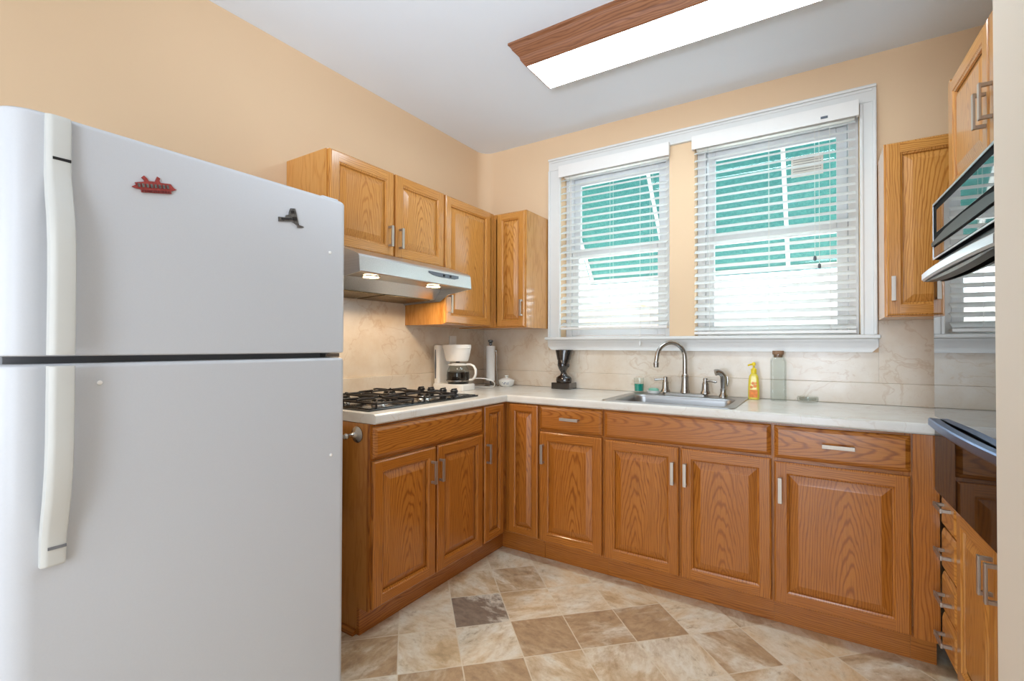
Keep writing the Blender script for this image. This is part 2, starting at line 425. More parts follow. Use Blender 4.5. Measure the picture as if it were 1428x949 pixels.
# window casing and sill
def casing(x0, x1, z0, z1, side):
    b = MB()
    if side in 'lr':
        b.box(x0, x1, -0.018, 0, z0, z1, bev=0.002)
        o = (x0, x0+0.016) if side == 'l' else (x1-0.016, x1)
        i = (x1-0.014, x1) if side == 'l' else (x0, x0+0.014)
        b.box(o[0], o[1], -0.030, -0.0181, z0, z1, bev=0.005)
        b.box(i[0], i[1], -0.023, -0.0181, z0, z1-0.006, bev=0.003)
    else:
        b.box(x0, x1, -0.018, 0, z0, z1, bev=0.002)
        b.box(x0, x1, -0.030, -0.0181, z1-0.016, z1, bev=0.005)
        b.box(x0+0.017, x1-0.017, -0.024, -0.0181, z1-0.03, z1-0.0165, bev=0.003)
        b.box(x0+0.09, x1-0.09, -0.023, -0.0181, z0, z0+0.014, bev=0.003)
    return b
CX0, CX1, CZ1 = 0.567, 2.385, 2.484
structure(casing(CX0, W1[0], 1.2561, WZ1, 'l').build('trim_1', M['white_trim']))
structure(casing(W2[1], CX1, 1.2561, WZ1, 'r').build('trim_2', M['white_trim']))
structure(casing(CX0, CX1, WZ1+0.0005, CZ1, 't').build('trim_3', M['white_trim']))
b = MB(); b.box(0.555, 2.395, -0.055, 0.0, 1.236, 1.256, bev=0.006)
b.prism([(0.566, 1.2355), (2.388, 1.2355), (2.388, 1.195), (2.362, 1.169), (0.592, 1.169), (0.566, 1.195)], 'y', -0.024, -0.0005)
b.prism([(0.572, 1.2355), (2.382, 1.2355), (2.382, 1.222), (0.572, 1.222)], 'y', -0.038, -0.0245)
structure(b.build('trim_4', M['white_trim']))

def window(name, x0, x1):
    fr = MB(); yA, yB = 0.075, 0.145
    fwid = 0.045
    z0, z1 = 1.2362, WZ1-0.0005; x0 += 0.0005; x1 -= 0.0005
    fr.box(x0, x0+fwid, yA, yB, z0, z1, bev=0.004); fr.box(x1-fwid, x1, yA, yB, z0, z1, bev=0.004)
    fr.box(x0+fwid, x1-fwid, yA, yB, z1-fwid, z1, bev=0.004); fr.box(x0+fwid, x1-fwid, yA, yB, z0, z0+0.03, bev=0.004)
    o = structure(fr.build(name, M['vinyl']))
    def sash(n, za, zb, ya, yb):
        s = MB(); a, c = x0+fwid+0.001, x1-fwid-0.001; k = 0.048
        s.box(a, a+k, ya, yb, za, zb, bev=0.004); s.box(c-k, c, ya, yb, za, zb, bev=0.004)
        s.box(a+k, c-k, ya, yb, zb-0.05, zb, bev=0.004); s.box(a+k, c-k, ya, yb, za, za+0.05, bev=0.004)
        sh = s.build(n, M['vinyl'], o)
        g = MB(); ym = (ya+yb)/2; g.box(a+k, c-k, ym-0.002, ym+0.002, za+0.05, zb-0.05); g.build('glass_pane', M['glass'], sh)
        return sh
    sash('upper_sash', 1.80, z1-fwid-0.001, 0.112, 0.140); sash('lower_sash', z0+0.031, 1.845, 0.080, 0.108)
    return o
window('window_1', *W1); wn2 = window('window_2', *W2)
b = MB(); b.box(2.016, 2.166, 0.1195, 0.1225, 2.128, 2.243, M['label'])
for k in range(7):
    zz = 2.225-k*0.013
    b.box(2.026, 2.026+(0.13 if k % 3 else 0.10), 0.1189, 0.1194, zz-0.003, zz, M['ink'])
b.build('glass_sticker', None, wn2)

# ------------------------------------------------------------------ outside
b = MB(); b.box(-14, 16, 0.16, 14, -0.9, -0.8); structure(b.build('ground', M['concrete']))
def building(name, label, x0, x1, y, z1, mat, wins):
    t = thing(name, label, 'building', ((x0+x1)/2, y, -0.8))
    hw = (x1-x0)/2
    b = MB(); b.box(-hw, hw, 0, 3, 0, z1); b.build('facade', mat, t)
    b = MB(); b.box(-hw-0.1, hw+0.1, -0.15, 3, z1+0.001, z1+0.12); b.build('roof_edge', M['white_trim'], t)
    for (wx, wz, ww, wh) in wins:
        b = MB(); b.box(wx-0.05, wx+ww+0.05, -0.03, -0.001, wz-0.05, wz+wh+0.05); f = b.build('window_frame', M['white_trim'], t)
        b = MB(); b.box(wx, wx+ww, -0.04, -0.031, wz, wz+wh); b.build('pane', M['siding'], f)
    return t
building('neighbour_house', 'pale house seen brightly through the lower panes of the right window', 0.2, 6.0, 5.2, 2.55, M['siding'], [(-1.6, 1.2, 0.8, 0.9), (0.4, 1.2, 0.8, 0.9)])
building('neighbour_house', 'peach brick house seen through the lower panes of the left window', -6.0, -0.6, 5.6, 2.75, M['brick'], [(-2.0, 1.3, 0.8, 0.9), (0.5, 1.3, 0.8, 0.9)])

def awning(x0, x1, label):
    t = thing('window_awning', label, 'awning', ((x0+x1)/2, 0.16, 2.75), 0, 'teal window awnings')
    hw = (x1-x0)/2
    sl = lambda y: -0.05 - y*(0.95/0.75)
    b = MB(); n = 10; rings = []
    for k in range(n+1):
        y = 0.75*k/n; z = sl(y)
        rings.append([(-hw, y, z), (hw, y, z), (hw, y+0.004, z+0.004), (-hw, y+0.004, z+0.004)])
    b.loops(rings)
    b.prism([(0.752, -1.0), (0.756, -1.0), (0.756, -1.03), (0.752, -1.03)], 'x', -hw, hw)
    b.build('canopy', M['awning'], t)
    for sx in (-hw+0.03, 0.0 if x0 > 1 else hw*0.55, hw-0.03):
        b = MB(); b.tube([(sx, 0.0, sl(0)-0.015), (sx, 0.74, sl(0.74)-0.015)], 0.013); b.build('rib', M['vinyl'], t)
    b = MB(); b.tube([(-hw, 0.74, -1.0), (hw, 0.74, -1.0)], 0.012); b.build('front_rail', M['vinyl'], t)
    return t
awning(0.47, 1.33, 'teal fabric awning outside the left window')
awning(1.42, 2.50, 'teal fabric awning outside the right window')

# ------------------------------------------------------------------ blinds
def blind(x0, x1, zbot, label, wand_z, cords, right):
    t = thing('window_blind', label, 'blind', ((x0+x1)/2, -0.004, WZ1), 0, 'white slatted blinds')
    hw = (x1-x0)/2
    T = lambda z: z-WZ1
    b = MB(); b.box(-hw, hw, 0.012, 0.06, T(2.345), T(2.40), bev=0.003); b.build('headrail', M['white_pl'], t)
    b = MB(); b.box(-hw-0.012, hw+0.014, -0.052, -0.042, T(2.333), T(2.412), bev=0.003)
    b.box(hw+0.004, hw+0.014, -0.042, -0.021, T(2.333), T(2.412), bev=0.002); b.box(-hw-0.012, -hw-0.003, -0.042, -0.021, T(2.333), T(2.412), bev=0.002)
    b.build('valance', M['white_pl'], t)
    yc = -0.018; tilt = R(29); hwd = 0.024; n = int((2.325-zbot-0.03)/0.0425)
    b = MB()
    for k in range(n):
        z = T(2.318 - k*(2.318-zbot-0.035)/(n-1))
        dy, dz = hwd*math.cos(tilt), hwd*math.sin(tilt)
        nrm = (-math.sin(tilt)*-1, math.cos(tilt))
        th = 0.0013
        # inner edge low, outer edge high, slight crown
        poly = [(yc-dy, z-dz-th), (yc, z+0.0015-th), (yc+dy, z+dz-th), (yc+dy, z+dz+th), (yc, z+0.0015+th), (yc-dy, z-dz+th)]
        b.prism(poly, 'x', -hw, hw)
    b.build('slats', M['slat'], t, ang=60)
    b = MB(); b.box(-hw, hw, yc-0.024, yc+0.024, T(zbot), T(zbot+0.016), bev=0.003); b.build('bottom_rail', M['white_pl'], t)
    for fx in (-0.78, 0.0, 0.72):
        for yy in (yc-0.027, yc+0.027):
            b = MB(); b.tube([(fx*hw, yy, T(2.335)), (fx*hw, yy, T(zbot+0.008))], 0.0009, seg=5); b.build('ladder_cord', M['white_pl'], t)
    b = MB(); b.tube([(-hw*0.80, yc-0.031, T(2.335)), (-hw*0.80, yc-0.033, T(wand_z))], 0.0032, seg=8); b.build('tilt_wand', M['clear'], t)
    for (cx, cz) in cords:
        b = MB(); b.tube([(cx*hw, yc-0.032, T(2.335)), (cx*hw, yc-0.034, T(cz))], 0.0011, seg=5); cd = b.build('pull_cord', M['white_pl'], t)
        b = MB(); b.lathe([(0.001, 0.0), (0.006, -0.005), (0.0075, -0.02), (0.004, -0.026), (0.001, -0.027)], (cx*hw, yc-0.034, T(cz)), seg=10); b.build('cord_tassel', M['slate'] if right else M['white_pl'], cd)
    if right:
        b = MB(); b.box(hw*0.62, hw*0.70, -0.0545, -0.0525, T(2.35), T(2.362)); b.build('valance_clip', M['slate'], t)
    return t
blind(0.672, 1.382, 1.305, 'white slatted blind over the left window, tassel hanging to the sill', 1.70, [(0.55, 1.225)], False)
blind(1.537, 2.300, 1.264, 'white slatted blind over the wider right window, two grey cord tassels', 1.66, [(0.55, 1.66), (0.60, 1.62)], True)

# ------------------------------------------------------------------ cabinet pieces
def handle(parent, x, z, yf, vertical=True, L=0.105):
    b = MB(); h = L/2; y1 = yf-0.030
    if vertical:
        b.box(x-0.0075, x+0.0075, y1, y1+0.007, z-h, z+h, bev=0.0012)
        for s in (-1, 1): b.box(x-0.005, x+0.005, y1+0.0071, yf-0.0002, z+s*(h-0.006)-0.005, z+s*(h-0.006)+0.005)
    else:
        b.box(x-h, x+h, y1, y1+0.007, z-0.0078, z+0.0078, bev=0.0012)
        for s in (-1, 1): b.box(x+s*(h-0.006)-0.005, x+s*(h-0.006)+0.005, y1+0.0071, yf-0.0002, z-0.005, z+0.005)
    return b.build('handle', M['nickel'], parent)

def rect(x0, x1, z0, z1, ins, y):
    return [(x0+ins, y, z0+ins), (x1-ins, y, z0+ins), (x1-ins, y, z1-ins), (x0+ins, y, z1-ins)]

def door(parent, x0, x1, z0, z1, yb=0.0, fwid=0.056, hx=None, hz=None, name='door'):
    """raised-panel door, back at y=yb, front 20 mm before it; own origin at its centre"""
    cx, cz = (x0+x1)/2, (z0+z1)/2
    a, c, d, e = x0-cx, x1-cx, z0-cz, z1-cz
    fwid = min(fwid, (c-a)*0.30)
    b = MB()
    b.loops([rect(a, c, d, e, 0, -0.0005), rect(a, c, d, e, 0, -0.014), rect(a, c, d, e, 0.002, -0.0175), rect(a, c, d, e, 0.007, -0.020)], K('oak_s'), True, False)
    fi = fwid-0.010
    # flat faces: stiles run full height, rails between
    o = 0.007; y = -0.020
    b.face([(a+o, y, d+o), (a+fi, y, d+o), (a+fi, y, e-o), (a+o, y, e-o)], K('oak_s'))
    b.face([(c-fi, y, d+o), (c-o, y, d+o), (c-o, y, e-o), (c-fi, y, e-o)], K('oak_s'))
    b.face([(a+fi, y, d+o), (c-fi, y, d+o), (c-fi, y, d+fi), (a+fi, y, d+fi)], K('oak_h'))
    b.face([(a+fi, y, e-fi), (c-fi, y, e-fi), (c-fi, y, e-o), (a+fi, y, e-o)], K('oak_h'))
    b.loops([rect(a, c, d, e, fi, -0.020), rect(a, c, d, e, fi+0.003, -0.0165), rect(a, c, d, e, fi+0.008, -0.0145), rect(a, c, d, e, fi+0.010, -0.008)], K('oak_s'), False, False)
    dr = b.build(name, None, parent, ang=25); dr.location = (cx, yb, cz)
    p = MB(); w = (c-a)-2*fwid
    rs = min(0.032, w*0.28)
    p.loops([rect(a, c, d, e, fwid-0.001, -0.006), rect(a, c, d, e, fwid+0.004, -0.0078), rect(a, c, d, e, fwid+rs*0.8, -0.0155), rect(a, c, d, e, fwid+rs, -0.0175)], K('oak'), True, True)
    p.build('panel', None, dr, ang=12)
    if hx is not None: handle(dr, hx-cx, hz-cz, -0.020)
    return dr

def slab(parent, x0, x1, z0, z1, yb=0.0, name='drawer', hx=None, hz=None, L=0.105):
    cx, cz = (x0+x1)/2, (z0+z1)/2; a, c, d, e = x0-cx, x1-cx, z0-cz, z1-cz
    b = MB()
    b.loops([rect(a, c, d, e, 0, -0.0005), rect(a, c, d, e, 0, -0.010), rect(a, c, d, e, 0.005, -0.0145), rect(a, c, d, e, 0.010, -0.017), rect(a, c, d, e, 0.016, -0.020)], K('oak_hf'), True, True)
    o = b.build(name, None, parent, ang=15); o.location = (cx, yb, cz)
    if hx is not None: handle(o, hx-cx, hz-cz, -0.020, False, L)
    return o

def carcass(parent, x0, x1, z0, z1, depth, frame=0.03, toe=0.0, mids=(), rails=(), endl=True, endr=True):
    """hollow box with a face frame at y=0 and panels going back to y=depth"""
    b = MB(); t = 0.016
    zb = z0 if toe == 0 else toe
    b.box(x0, x0+t, 0.0185, depth, zb, z1, K('oak_side')); b.box(x1-t, x1, 0.0185, depth, zb, z1, K('oak_side'))
    b.box(x0+t, x1-t, 0.0185, depth, zb, zb+t, K('oak_side')); b.box(x0+t, x1-t, depth-0.008, depth, zb+t, z1, K('oak_side'))
    if toe == 0: b.box(x0+t, x1-t, 0.0185, depth-0.009, z1-t, z1, K('oak_side'))
    # face frame
    b.box(x0, x0+frame, 0, 0.018, zb, z1, K('oak_s')); b.box(x1-frame, x1, 0, 0.018, zb, z1, K('oak_s'))
    b.box(x0+frame, x1-frame, 0, 0.018, zb, zb+frame, K('oak_h')); b.box(x0+frame, x1-frame, 0, 0.018, z1-frame, z1, K('oak_h'))
    for m in mids: b.box(m-frame/2, m+frame/2, 0.0005, 0.0175, zb+frame, z1-frame, K('oak_s'))
    for m in rails: b.box(x0+frame, x1-frame, 0.0007, 0.0173, m-frame/2, m+frame/2, K('oak_h'))
    if toe > 0:
        b.box(x0, x1, 0.06, 0.076, 0.0005, toe-0.0005, K('oak_h'))
        for e, xa in ((endl, x0), (endr, x1-t)):
            if e: b.box(xa, xa+t, 0.0765, depth, 0.0005, toe-0.0005, K('oak_side'))
    return b.build('carcass', None, parent)

PAL[0] = '_honey'
# wall cabinets, left wall (front plane x = .305, doors to .325)
LY = -1.604
c = thing('wall_cabinet', 'oak two-door wall cabinet above the steel range hood', 'cabinet', (0.305, LY, 1.645), 90, 'oak wall cabinets')
carcass(c, 0, 0.779, 0, 0.432, 0.303, mids=(0.392,))
door(c, 0.006, 0.386, 0.004, 0.430, hx=0.352, hz=0.100); door(c, 0.400, 0.773, 0.004, 0.430, hx=0.424, hz=0.100)
c = thing('wall_cabinet', 'oak single-door wall cabinet between the range hood and the corner', 'cabinet', (0.305, -0.823, 1.32), 90, 'oak wall cabinets')
carcass(c, 0, 0.516, 0, 0.757, 0.303)
door(c, 0.006, 0.457, 0.006, 0.753, hx=0.034, hz=0.118)
c = thing('wall_cabinet', 'narrow oak wall cabinet just left of the left window', 'cabinet', (0.010, -0.305, 1.315), 0, 'oak wall cabinets')
carcass(c, 0, 0.552, 0, 0.757, 0.300, mids=(0.308, 0.330))
door(c, 0.332, 0.546, 0.006, 0.750, fwid=0.05, hx=0.531, hz=0.125)
c = thing('wall_cabinet', 'oak wall cabinet right of the right window beside the oven', 'cabinet', (2.387, -0.305, 1.325), 0, 'oak wall cabinets')
carcass(c, 0, 0.44, 0, 0.755, 0.304)
door(c, 0.008, 0.432, 0.006, 0.750, hx=0.028, hz=0.12)

PAL[0] = ''
# base cabinets, left wall: front plane x = .61, doors to .63
BZ = 0.8725
c = thing('base_cabinet', 'oak two-door base cabinet under the gas cooktop', 'cabinet', (0.61, -1.611, 0), 90, 'oak base cabinets')
carcass(c, 0, 0.760, 0, BZ, 0.588, toe=0.112, mids=(0.385,), rails=(0.727,))
slab(c, 0.006, 0.752, 0.733, 0.862, name='false_front')
door(c, 0.004, 0.378, 0.124, 0.722, hx=0.348, hz=0.608); door(c, 0.392, 0.752, 0.124, 0.722, hx=0.402, hz=0.608)
b = MB(); b.loops([[( -0.004+0.0, 0.078, 0.0005), (-0.0005, 0.078, 0.0005), (-0.0005, 0.078, 0.022), (-0.008, 0.078, 0.020), (-0.018, 0.078, 0.012), (-0.020, 0.078, 0.0005)],
                   [( -0.004+0.0, 0.55, 0.0005), (-0.0005, 0.55, 0.0005), (-0.0005, 0.55, 0.022), (-0.008, 0.55, 0.020), (-0.018, 0.55, 0.012), (-0.020, 0.55, 0.0005)]])
b.build('shoe_moulding', M['oak_y'], c)
# corner base: one door on each leg
c = thing('base_cabinet', 'oak inside-corner base cabinet with a narrow door on each leg', 'cabinet', (0, 0, 0), 0, 'oak base cabinets')
b = MB()
b.box(0.022, 0.588, -0.849, -0.022, 0.112, 0.125, M['oak_side']); b.box(0.5885, 0.838, -0.588, -0.022, 0.112, 0.125, M['oak_side'])
b.box(0.588, 0.61, -0.8495, -0.612, 0.1255, BZ, M['oak_s']); b.box(0.612, 0.838, -0.61, -0.588, 0.1255, BZ, M['oak_s'])
b.box(0.5885, 0.6115, -0.6115, -0.5885, 0.1255, BZ, M['oak_s'])
b.box(0.536, 0.55, -0.8495, -0.5365, 0.0005, 0.1115, M['oak_y']); b.box(0.5505, 0.838, -0.55, -0.536, 0.0005, 0.1115, M['oak_h'])
b.build('carcass', None, c)
leg = bpy.data.objects.new('left_door_mount', None)
def door_on(parent, loc, rz, *a, **k):
    d = door(parent, *a, **k)
    m = Matrix.Translation(loc) @ Matrix.Rotation(R(rz), 4, 'Z') @ Matrix.Translation(d.location)
    d.matrix_local = m
    return d
bpy.data.objects.remove(leg)
door_on(c, (0.61, -0.841, 0), 90, 0, 0.182, 0.130, 0.868, fwid=0.046, hx=0.016, hz=0.612)
door(c, 0.640, 0.833, 0.130, 0.866, yb=-0.61, fwid=0.046)
# back wall run: front plane y = -.61
c = thing('base_cabinet', 'oak base cabinet with one drawer over one door, left of the sink', 'cabinet', (0.840, -0.61, 0), 0, 'oak base cabinets')
carcass(c, 0, 0.376, 0, BZ, 0.588, toe=0.112, rails=(0.729,))
slab(c, 0.004, 0.371, 0.736, 0.865, hx=0.193, hz=0.806)
door(c, 0.004, 0.369, 0.126, 0.726, hx=0.030, hz=0.606)
c = thing('base_cabinet', 'wide oak two-door base cabinet under the sink', 'cabinet', (1.2165, -0.61, 0), 0, 'oak base cabinets')
carcass(c, 0, 0.762, 0, BZ, 0.588, toe=0.112, mids=(0.378,), rails=(0.727,))
slab(c, 0.006, 0.757, 0.733, 0.865, name='false_front')
door(c, 0.006, 0.374, 0.122, 0.721, hx=0.350, hz=0.602); door(c, 0.384, 0.758, 0.122, 0.721, hx=0.407, hz=0.602)
c = thing('base_cabinet', 'oak base cabinet with one wide drawer and door, beside the oven tower', 'cabinet', (1.979, -0.61, 0), 0, 'oak base cabinets')
carcass(c, 0, 0.460, 0, BZ, 0.588, toe=0.112, rails=(0.719,))
slab(c, 0.006, 0.456, 0.726, 0.863, hx=0.231, hz=0.797, L=0.108)
door(c, 0.006, 0.455, 0.120, 0.712, hx=0.029, hz=0.596)
b = MB(); b.box(0.4605, 0.537, -0.019, -0.0005, 0.118, BZ, M['oak_s'], bev=0.001); b.box(0.4605, 0.537, 0.06, 0.076, 0.0005, 0.117, M['oak_h']); b.build('filler_strip', None, c)

# ------------------------------------------------------------------ countertop
t = thing('countertop', 'white marble-look laminate worktop running in an L round the corner', 'countertop', (0, 0, 0))
SK = (1.205, 1.812, -0.588, -0.055)
XE = 2.535; CZ = 0.914
b = MB()
offs = [(0.022, 0.874), (0.005, 0.874), (0.0, 0.880), (0.0, 0.902), (0.004, 0.910), (0.012, CZ)]
rings = [[(0.635-d, -1.604, z), (0.635-d, -0.635+d, z), (XE, -0.635+d, z)] for d, z in offs]
b.loops(rings, None, False, False, closed=False)
e = 0.012; f0 = -0.635+e
b.face([(0.001, -1.604, CZ), (0.635-e, -1.604, CZ), (0.635-e, f0, CZ), (0.001, f0, CZ)])
b.face([(0.001, f0, CZ), (SK[0], f0, CZ), (SK[0], -0.001, CZ), (0.001, -0.001, CZ)])
b.face([(SK[1], f0, CZ), (XE, f0, CZ), (XE, -0.001, CZ), (SK[1], -0.001, CZ)])
b.face([(SK[0], f0, CZ), (SK[1], f0, CZ), (SK[1], SK[2], CZ), (SK[0], SK[2], CZ)])
b.face([(SK[0], SK[3], CZ), (SK[1], SK[3], CZ), (SK[1], -0.001, CZ), (SK[0], -0.001, CZ)])
b.face([(0.001, -1.604, 0.874), (0.001, -1.604, CZ)] + [(0.635-d, -1.604, z) for d, z in offs[::-1]])
b.face([(XE, -0.001, 0.874), (XE, -0.001, CZ)] + [(XE, -0.635+d, z) for d, z in offs[::-1]])
for q in ((0.001, 0.613, -1.604, f0-0.01), (0.001, SK[0], f0-0.01, -0.001), (SK[1], XE, f0-0.01, -0.001)):
    b.face([(q[0], q[2], 0.874), (q[1], q[2], 0.874), (q[1], q[3], 0.874), (q[0], q[3], 0.874)])
b.box(XE+0.0001, 3.13, -0.610, -0.001, 0.874, CZ)
b.build('worktop', M['counter'], t)
b = MB(); b.box(0.0005, 0.020, -1.604, -0.0205, CZ+0.0003, 1.020, bev=0.004); b.box(0.0005, 3.13, -0.020, -0.0005, CZ+0.0003, 1.020, bev=0.004)
b.build('upstand', M['splash'], t)
b = MB(); b.box(0.0005, 0.006, -1.604, -0.0065, 1.0205, 1.644, M['splash'])
tag(b.build('backsplash_panel'), 'beige marble-look splash panel on the wall behind the cooktop', 'backsplash', 'marble-look splash panels')
b = MB(); b.box(0.0005, 0.565, -0.006, -0.0005, 1.0205, 1.3145, M['splash']); b.box(0.5655, 2.3895, -0.006, -0.0005, 1.0205, 1.1685, M['splash']); b.box(2.39, 3.13, -0.006, -0.0005, 1.0205, 1.3245, M['splash'])
tag(b.build('backsplash_panel'), 'beige marble-look splash panel under the windows behind the sink', 'backsplash', 'marble-look splash panels')

# ------------------------------------------------------------------ refrigerator
fx, fy = 0.77, -2.28
t = thing('refrigerator', 'white top-freezer refrigerator with long moulded handles', 'refrigerator', (0, fy, 0))
b = MB(); b.box(0.04, 0.695, -0.415, 0.415, 0.02, 1.675, bev=0.006); b.box(0.10, 0.66, -0.38, 0.38, 0.0, 0.0195); b.build('cabinet_body', M['fridge'], t)
def dplan(ins=0.0):
    y0, y1, xb, xf = -0.42+ins, 0.423-ins, 0.712, fx-ins
    r0, r1 = 0.062, 0.024
    p = [(xb, y0+0.004)]
    for k in range(9):
        a = R(90*k/8); p.append((xf-0.052+0.052*math.sin(a), y0+r0-r0*math.cos(a)))
    for k in range(7):
        a = R(90*k/6); p.append((xf-r1+r1*math.cos(a), y1-r1+r1*math.sin(a)))
    p.append((xb, y1))
    return p
def fdoor(name, z0, z1):
    b = MB()
    b.loops([[(x, y, z) for x, y in dplan(i)] for i, z in ((0.006, z0), (0.0015, z0+0.002), (0, z0+0.006), (0, z1-0.012), (0.002, z1-0.005), (0.006, z1-0.001), (0.010, z1))])
    return b.build(name, M['fridge'], t, ang=30)
fz = fdoor('freezer_door', 1.170, 1.692); fd = fdoor('refrigerator_door', 0.030, 1.154)
b = MB(); b.box(0.7055, 0.7115, -0.40, 0.40, 0.08, 1.67); b.build('gasket', M['gasket'], t)
b = MB(); b.box(0.66, 0.705, -0.405, 0.405, 0.02, 0.068, bev=0.004); b.build('kick_grille', M['fridge_h'], t)
b = MB(); b.box(0.712, 0.745, 0.36, 0.415, 1.1555, 1.1685, bev=0.002); b.build('hinge', M['chrome'], t)
b = MB(); b.box(0.66, 0.74, 0.345, 0.41, 1.6925, 1.705, bev=0.004); b.build('hinge_cover', M['fridge'], t)
def fhandle(parent, pts, cap, slot):
    # pts: (x of outer face, z, thickness); swept rounded bar
    b = MB(); rings = []
    yc, hw = -0.333, 0.021
    for (x, z, th) in pts:
        rings.append([(x-th, yc-hw, z), (x-0.006, yc-hw, z), (x-0.001, yc-hw+0.006, z), (x, yc-hw+0.012, z), (x, yc+hw-0.010, z), (x-0.002, yc+hw-0.003, z), (x-0.008, yc+hw, z), (x-th, yc+hw, z)])
    b.loops(rings); h = b.build('handle', M['fridge_h'], parent, ang=40)
    b = MB(); b.box(slot[0]-0.004, slot[0]+0.0006, yc-hw+0.009, yc+hw-0.003, slot[1]-0.003, slot[1]+0.003); b.build('handle_slot', M['black'] if slot[2] else M['gasket'], h)
fb = fx-0.0005
def hp(top):
    prof = [(0.0, 0.016, 0.0155), (0.012, 0.020, 0.0195), (0.10, 0.022, 0.0215), (0.13, 0.025, 0.0245), (0.17, 0.036, 0.028), (0.22, 0.050, 0.028), (0.28, 0.059, 0.028), (0.36, 0.062, 0.028), (0.50, 0.062, 0.028), (0.512, 0.060, 0.026)]
    return prof
fhandle(fz, [(fb+x, 1.686-d*(0.512/0.512), th) for d, x, th in hp(True)], True, (fb+0.0222, 1.592, True))
lo = [(0.0, 0.060, 0.026), (0.006, 0.062, 0.028), (0.16, 0.062, 0.028), (0.22, 0.058, 0.028), (0.28, 0.048, 0.028), (0.33, 0.034, 0.027), (0.365, 0.025, 0.0245), (0.42, 0.021, 0.0205), (0.425, 0.018, 0.0175)]
fhandle(fd, [(fb+x, 1.151-d, th) for d, x, th in lo], False, (fb+0.0248, 0.766, False))
for (yy, zz, par) in ((-1.926-fy, 1.507, fz), (-1.917-fy, 0.828, fd), (-2.535-fy, 1.109, fd)):
    b = MB(); b.lathe([(0.0052, 0.0003), (0.0048, 0.003), (0.002, 0.004)], (fx, yy, zz), axis='x', seg=14); b.build('screw_cap', M['white_pl'], par)
# magnets
def plaque(name, poly, th, mat, label, y, z, sc, parts=()):
    t = thing(name, label, 'magnet', (fx+0.0005, y, z)); t.rotation_euler = (R(11), 0, 0)
    b = MB(); b.loops([[(0, p[0]*sc, p[1]*sc) for p in poly], [(th, p[0]*sc, p[1]*sc) for p in poly]]); b.build('plate', mat, t, ang=20)
    for nm, m, rects in parts:
        b = MB()
        for (y0, y1, z0, z1) in rects: b.box(th+0.0002, th+0.0022, y0*sc, y1*sc, z0*sc, z1*sc)
        b.build(nm, m, t)
    return t
sky = [(-50, -4), (-44, -8), (-32, -10), (-32, -17), (34, -17), (34, -10), (48, -6), (42, -2), (36, 8), (14, 9), (12, 14), (15, 20), (9, 24), (4, 15), (2, 11), (-12, 11), (-14, 17), (-20, 24), (-26, 19), (-21, 13), (-22, 9), (-42, 6), (-40, 1)]
lets = []; xx = -30
for wd in (5, 3, 4, 2, 5, 3, 5, 4, 3, 5, 4, 5):
    lets.append((xx, xx+wd-1, -16, -11)); xx += wd+1.2
roofs = [(-38+9*k, -33+9*k, -5, 4) for k in range(8)]
plaque('fridge_magnet', sky, 0.004, M['red_metal'], 'red skyline-shaped fridge magnet with a line of tiny dark lettering', -2.432, 1.588, 0.00098,
       (('lettering', M['dark_red'], lets), ('relief', M['pewter'], roofs)))
st = [(-45, -10), (-43, 6), (-18, 4), (-14, 12), (-2, 14), (0, 22), (8, 36), (26, 36), (28, 4), (30, -22), (46, -26), (48, -30), (30, -31), (22, -30), (24, -24), (14, -16), (4, -10)]
plaque('fridge_magnet', st, 0.004, M['pewter'], 'grey pewter state-shaped magnet near the freezer door right edge', -2.072, 1.588, 0.00088,
       (('relief', M['black'], [(-34, 4, -4, 2), (6, 18, 18, 28), (8, 24, -6, 6)]),))

# ------------------------------------------------------------------ range hood
hy0, hy1 = -1.600, -0.836
t = thing('range_hood', 'stainless steel under-cabinet range hood with two lit lamps', 'range hood', (0, (hy0+hy1)/2, 1.45))
L = (hy1-hy0)/2
Z = lambda z: z-1.45
prof = [(0.008, Z(1.643)), (0.345, Z(1.643)), (0.36, Z(1.640)), (0.485, Z(1.598)), (0.515, Z(1.585)), (0.522, Z(1.575)), (0.527, Z(1.512)), (0.524, Z(1.508)), (0.500, Z(1.508)), (0.500, Z(1.520)), (0.31, Z(1.520)), (0.26, Z(1.462)), (0.008, Z(1.452))]
b = MB(); b.loops([[(x, -L+0.002, z) for x, z in prof], [(x, L-0.002, z) for x, z in prof]])
b.build('body', M['hood_steel'], t, ang=20)
for s in (-1, 1):
    b = MB(); y0 = s*L; y1 = s*(L-0.0018)
    pp = [(0.008, Z(1.643)), (0.345, Z(1.643)), (0.36, Z(1.640)), (0.485, Z(1.598)), (0.515, Z(1.585)), (0.522, Z(1.575)), (0.527, Z(1.507)), (0.36, Z(1.487)), (0.30, Z(1.450)), (0.008, Z(1.440))]
    b.loops([[(x, min(y0, y1), z) for x, z in pp], [(x, max(y0, y1), z) for x, z in pp]]); b.build('side_panel', M['hood_steel'], t, ang=20)
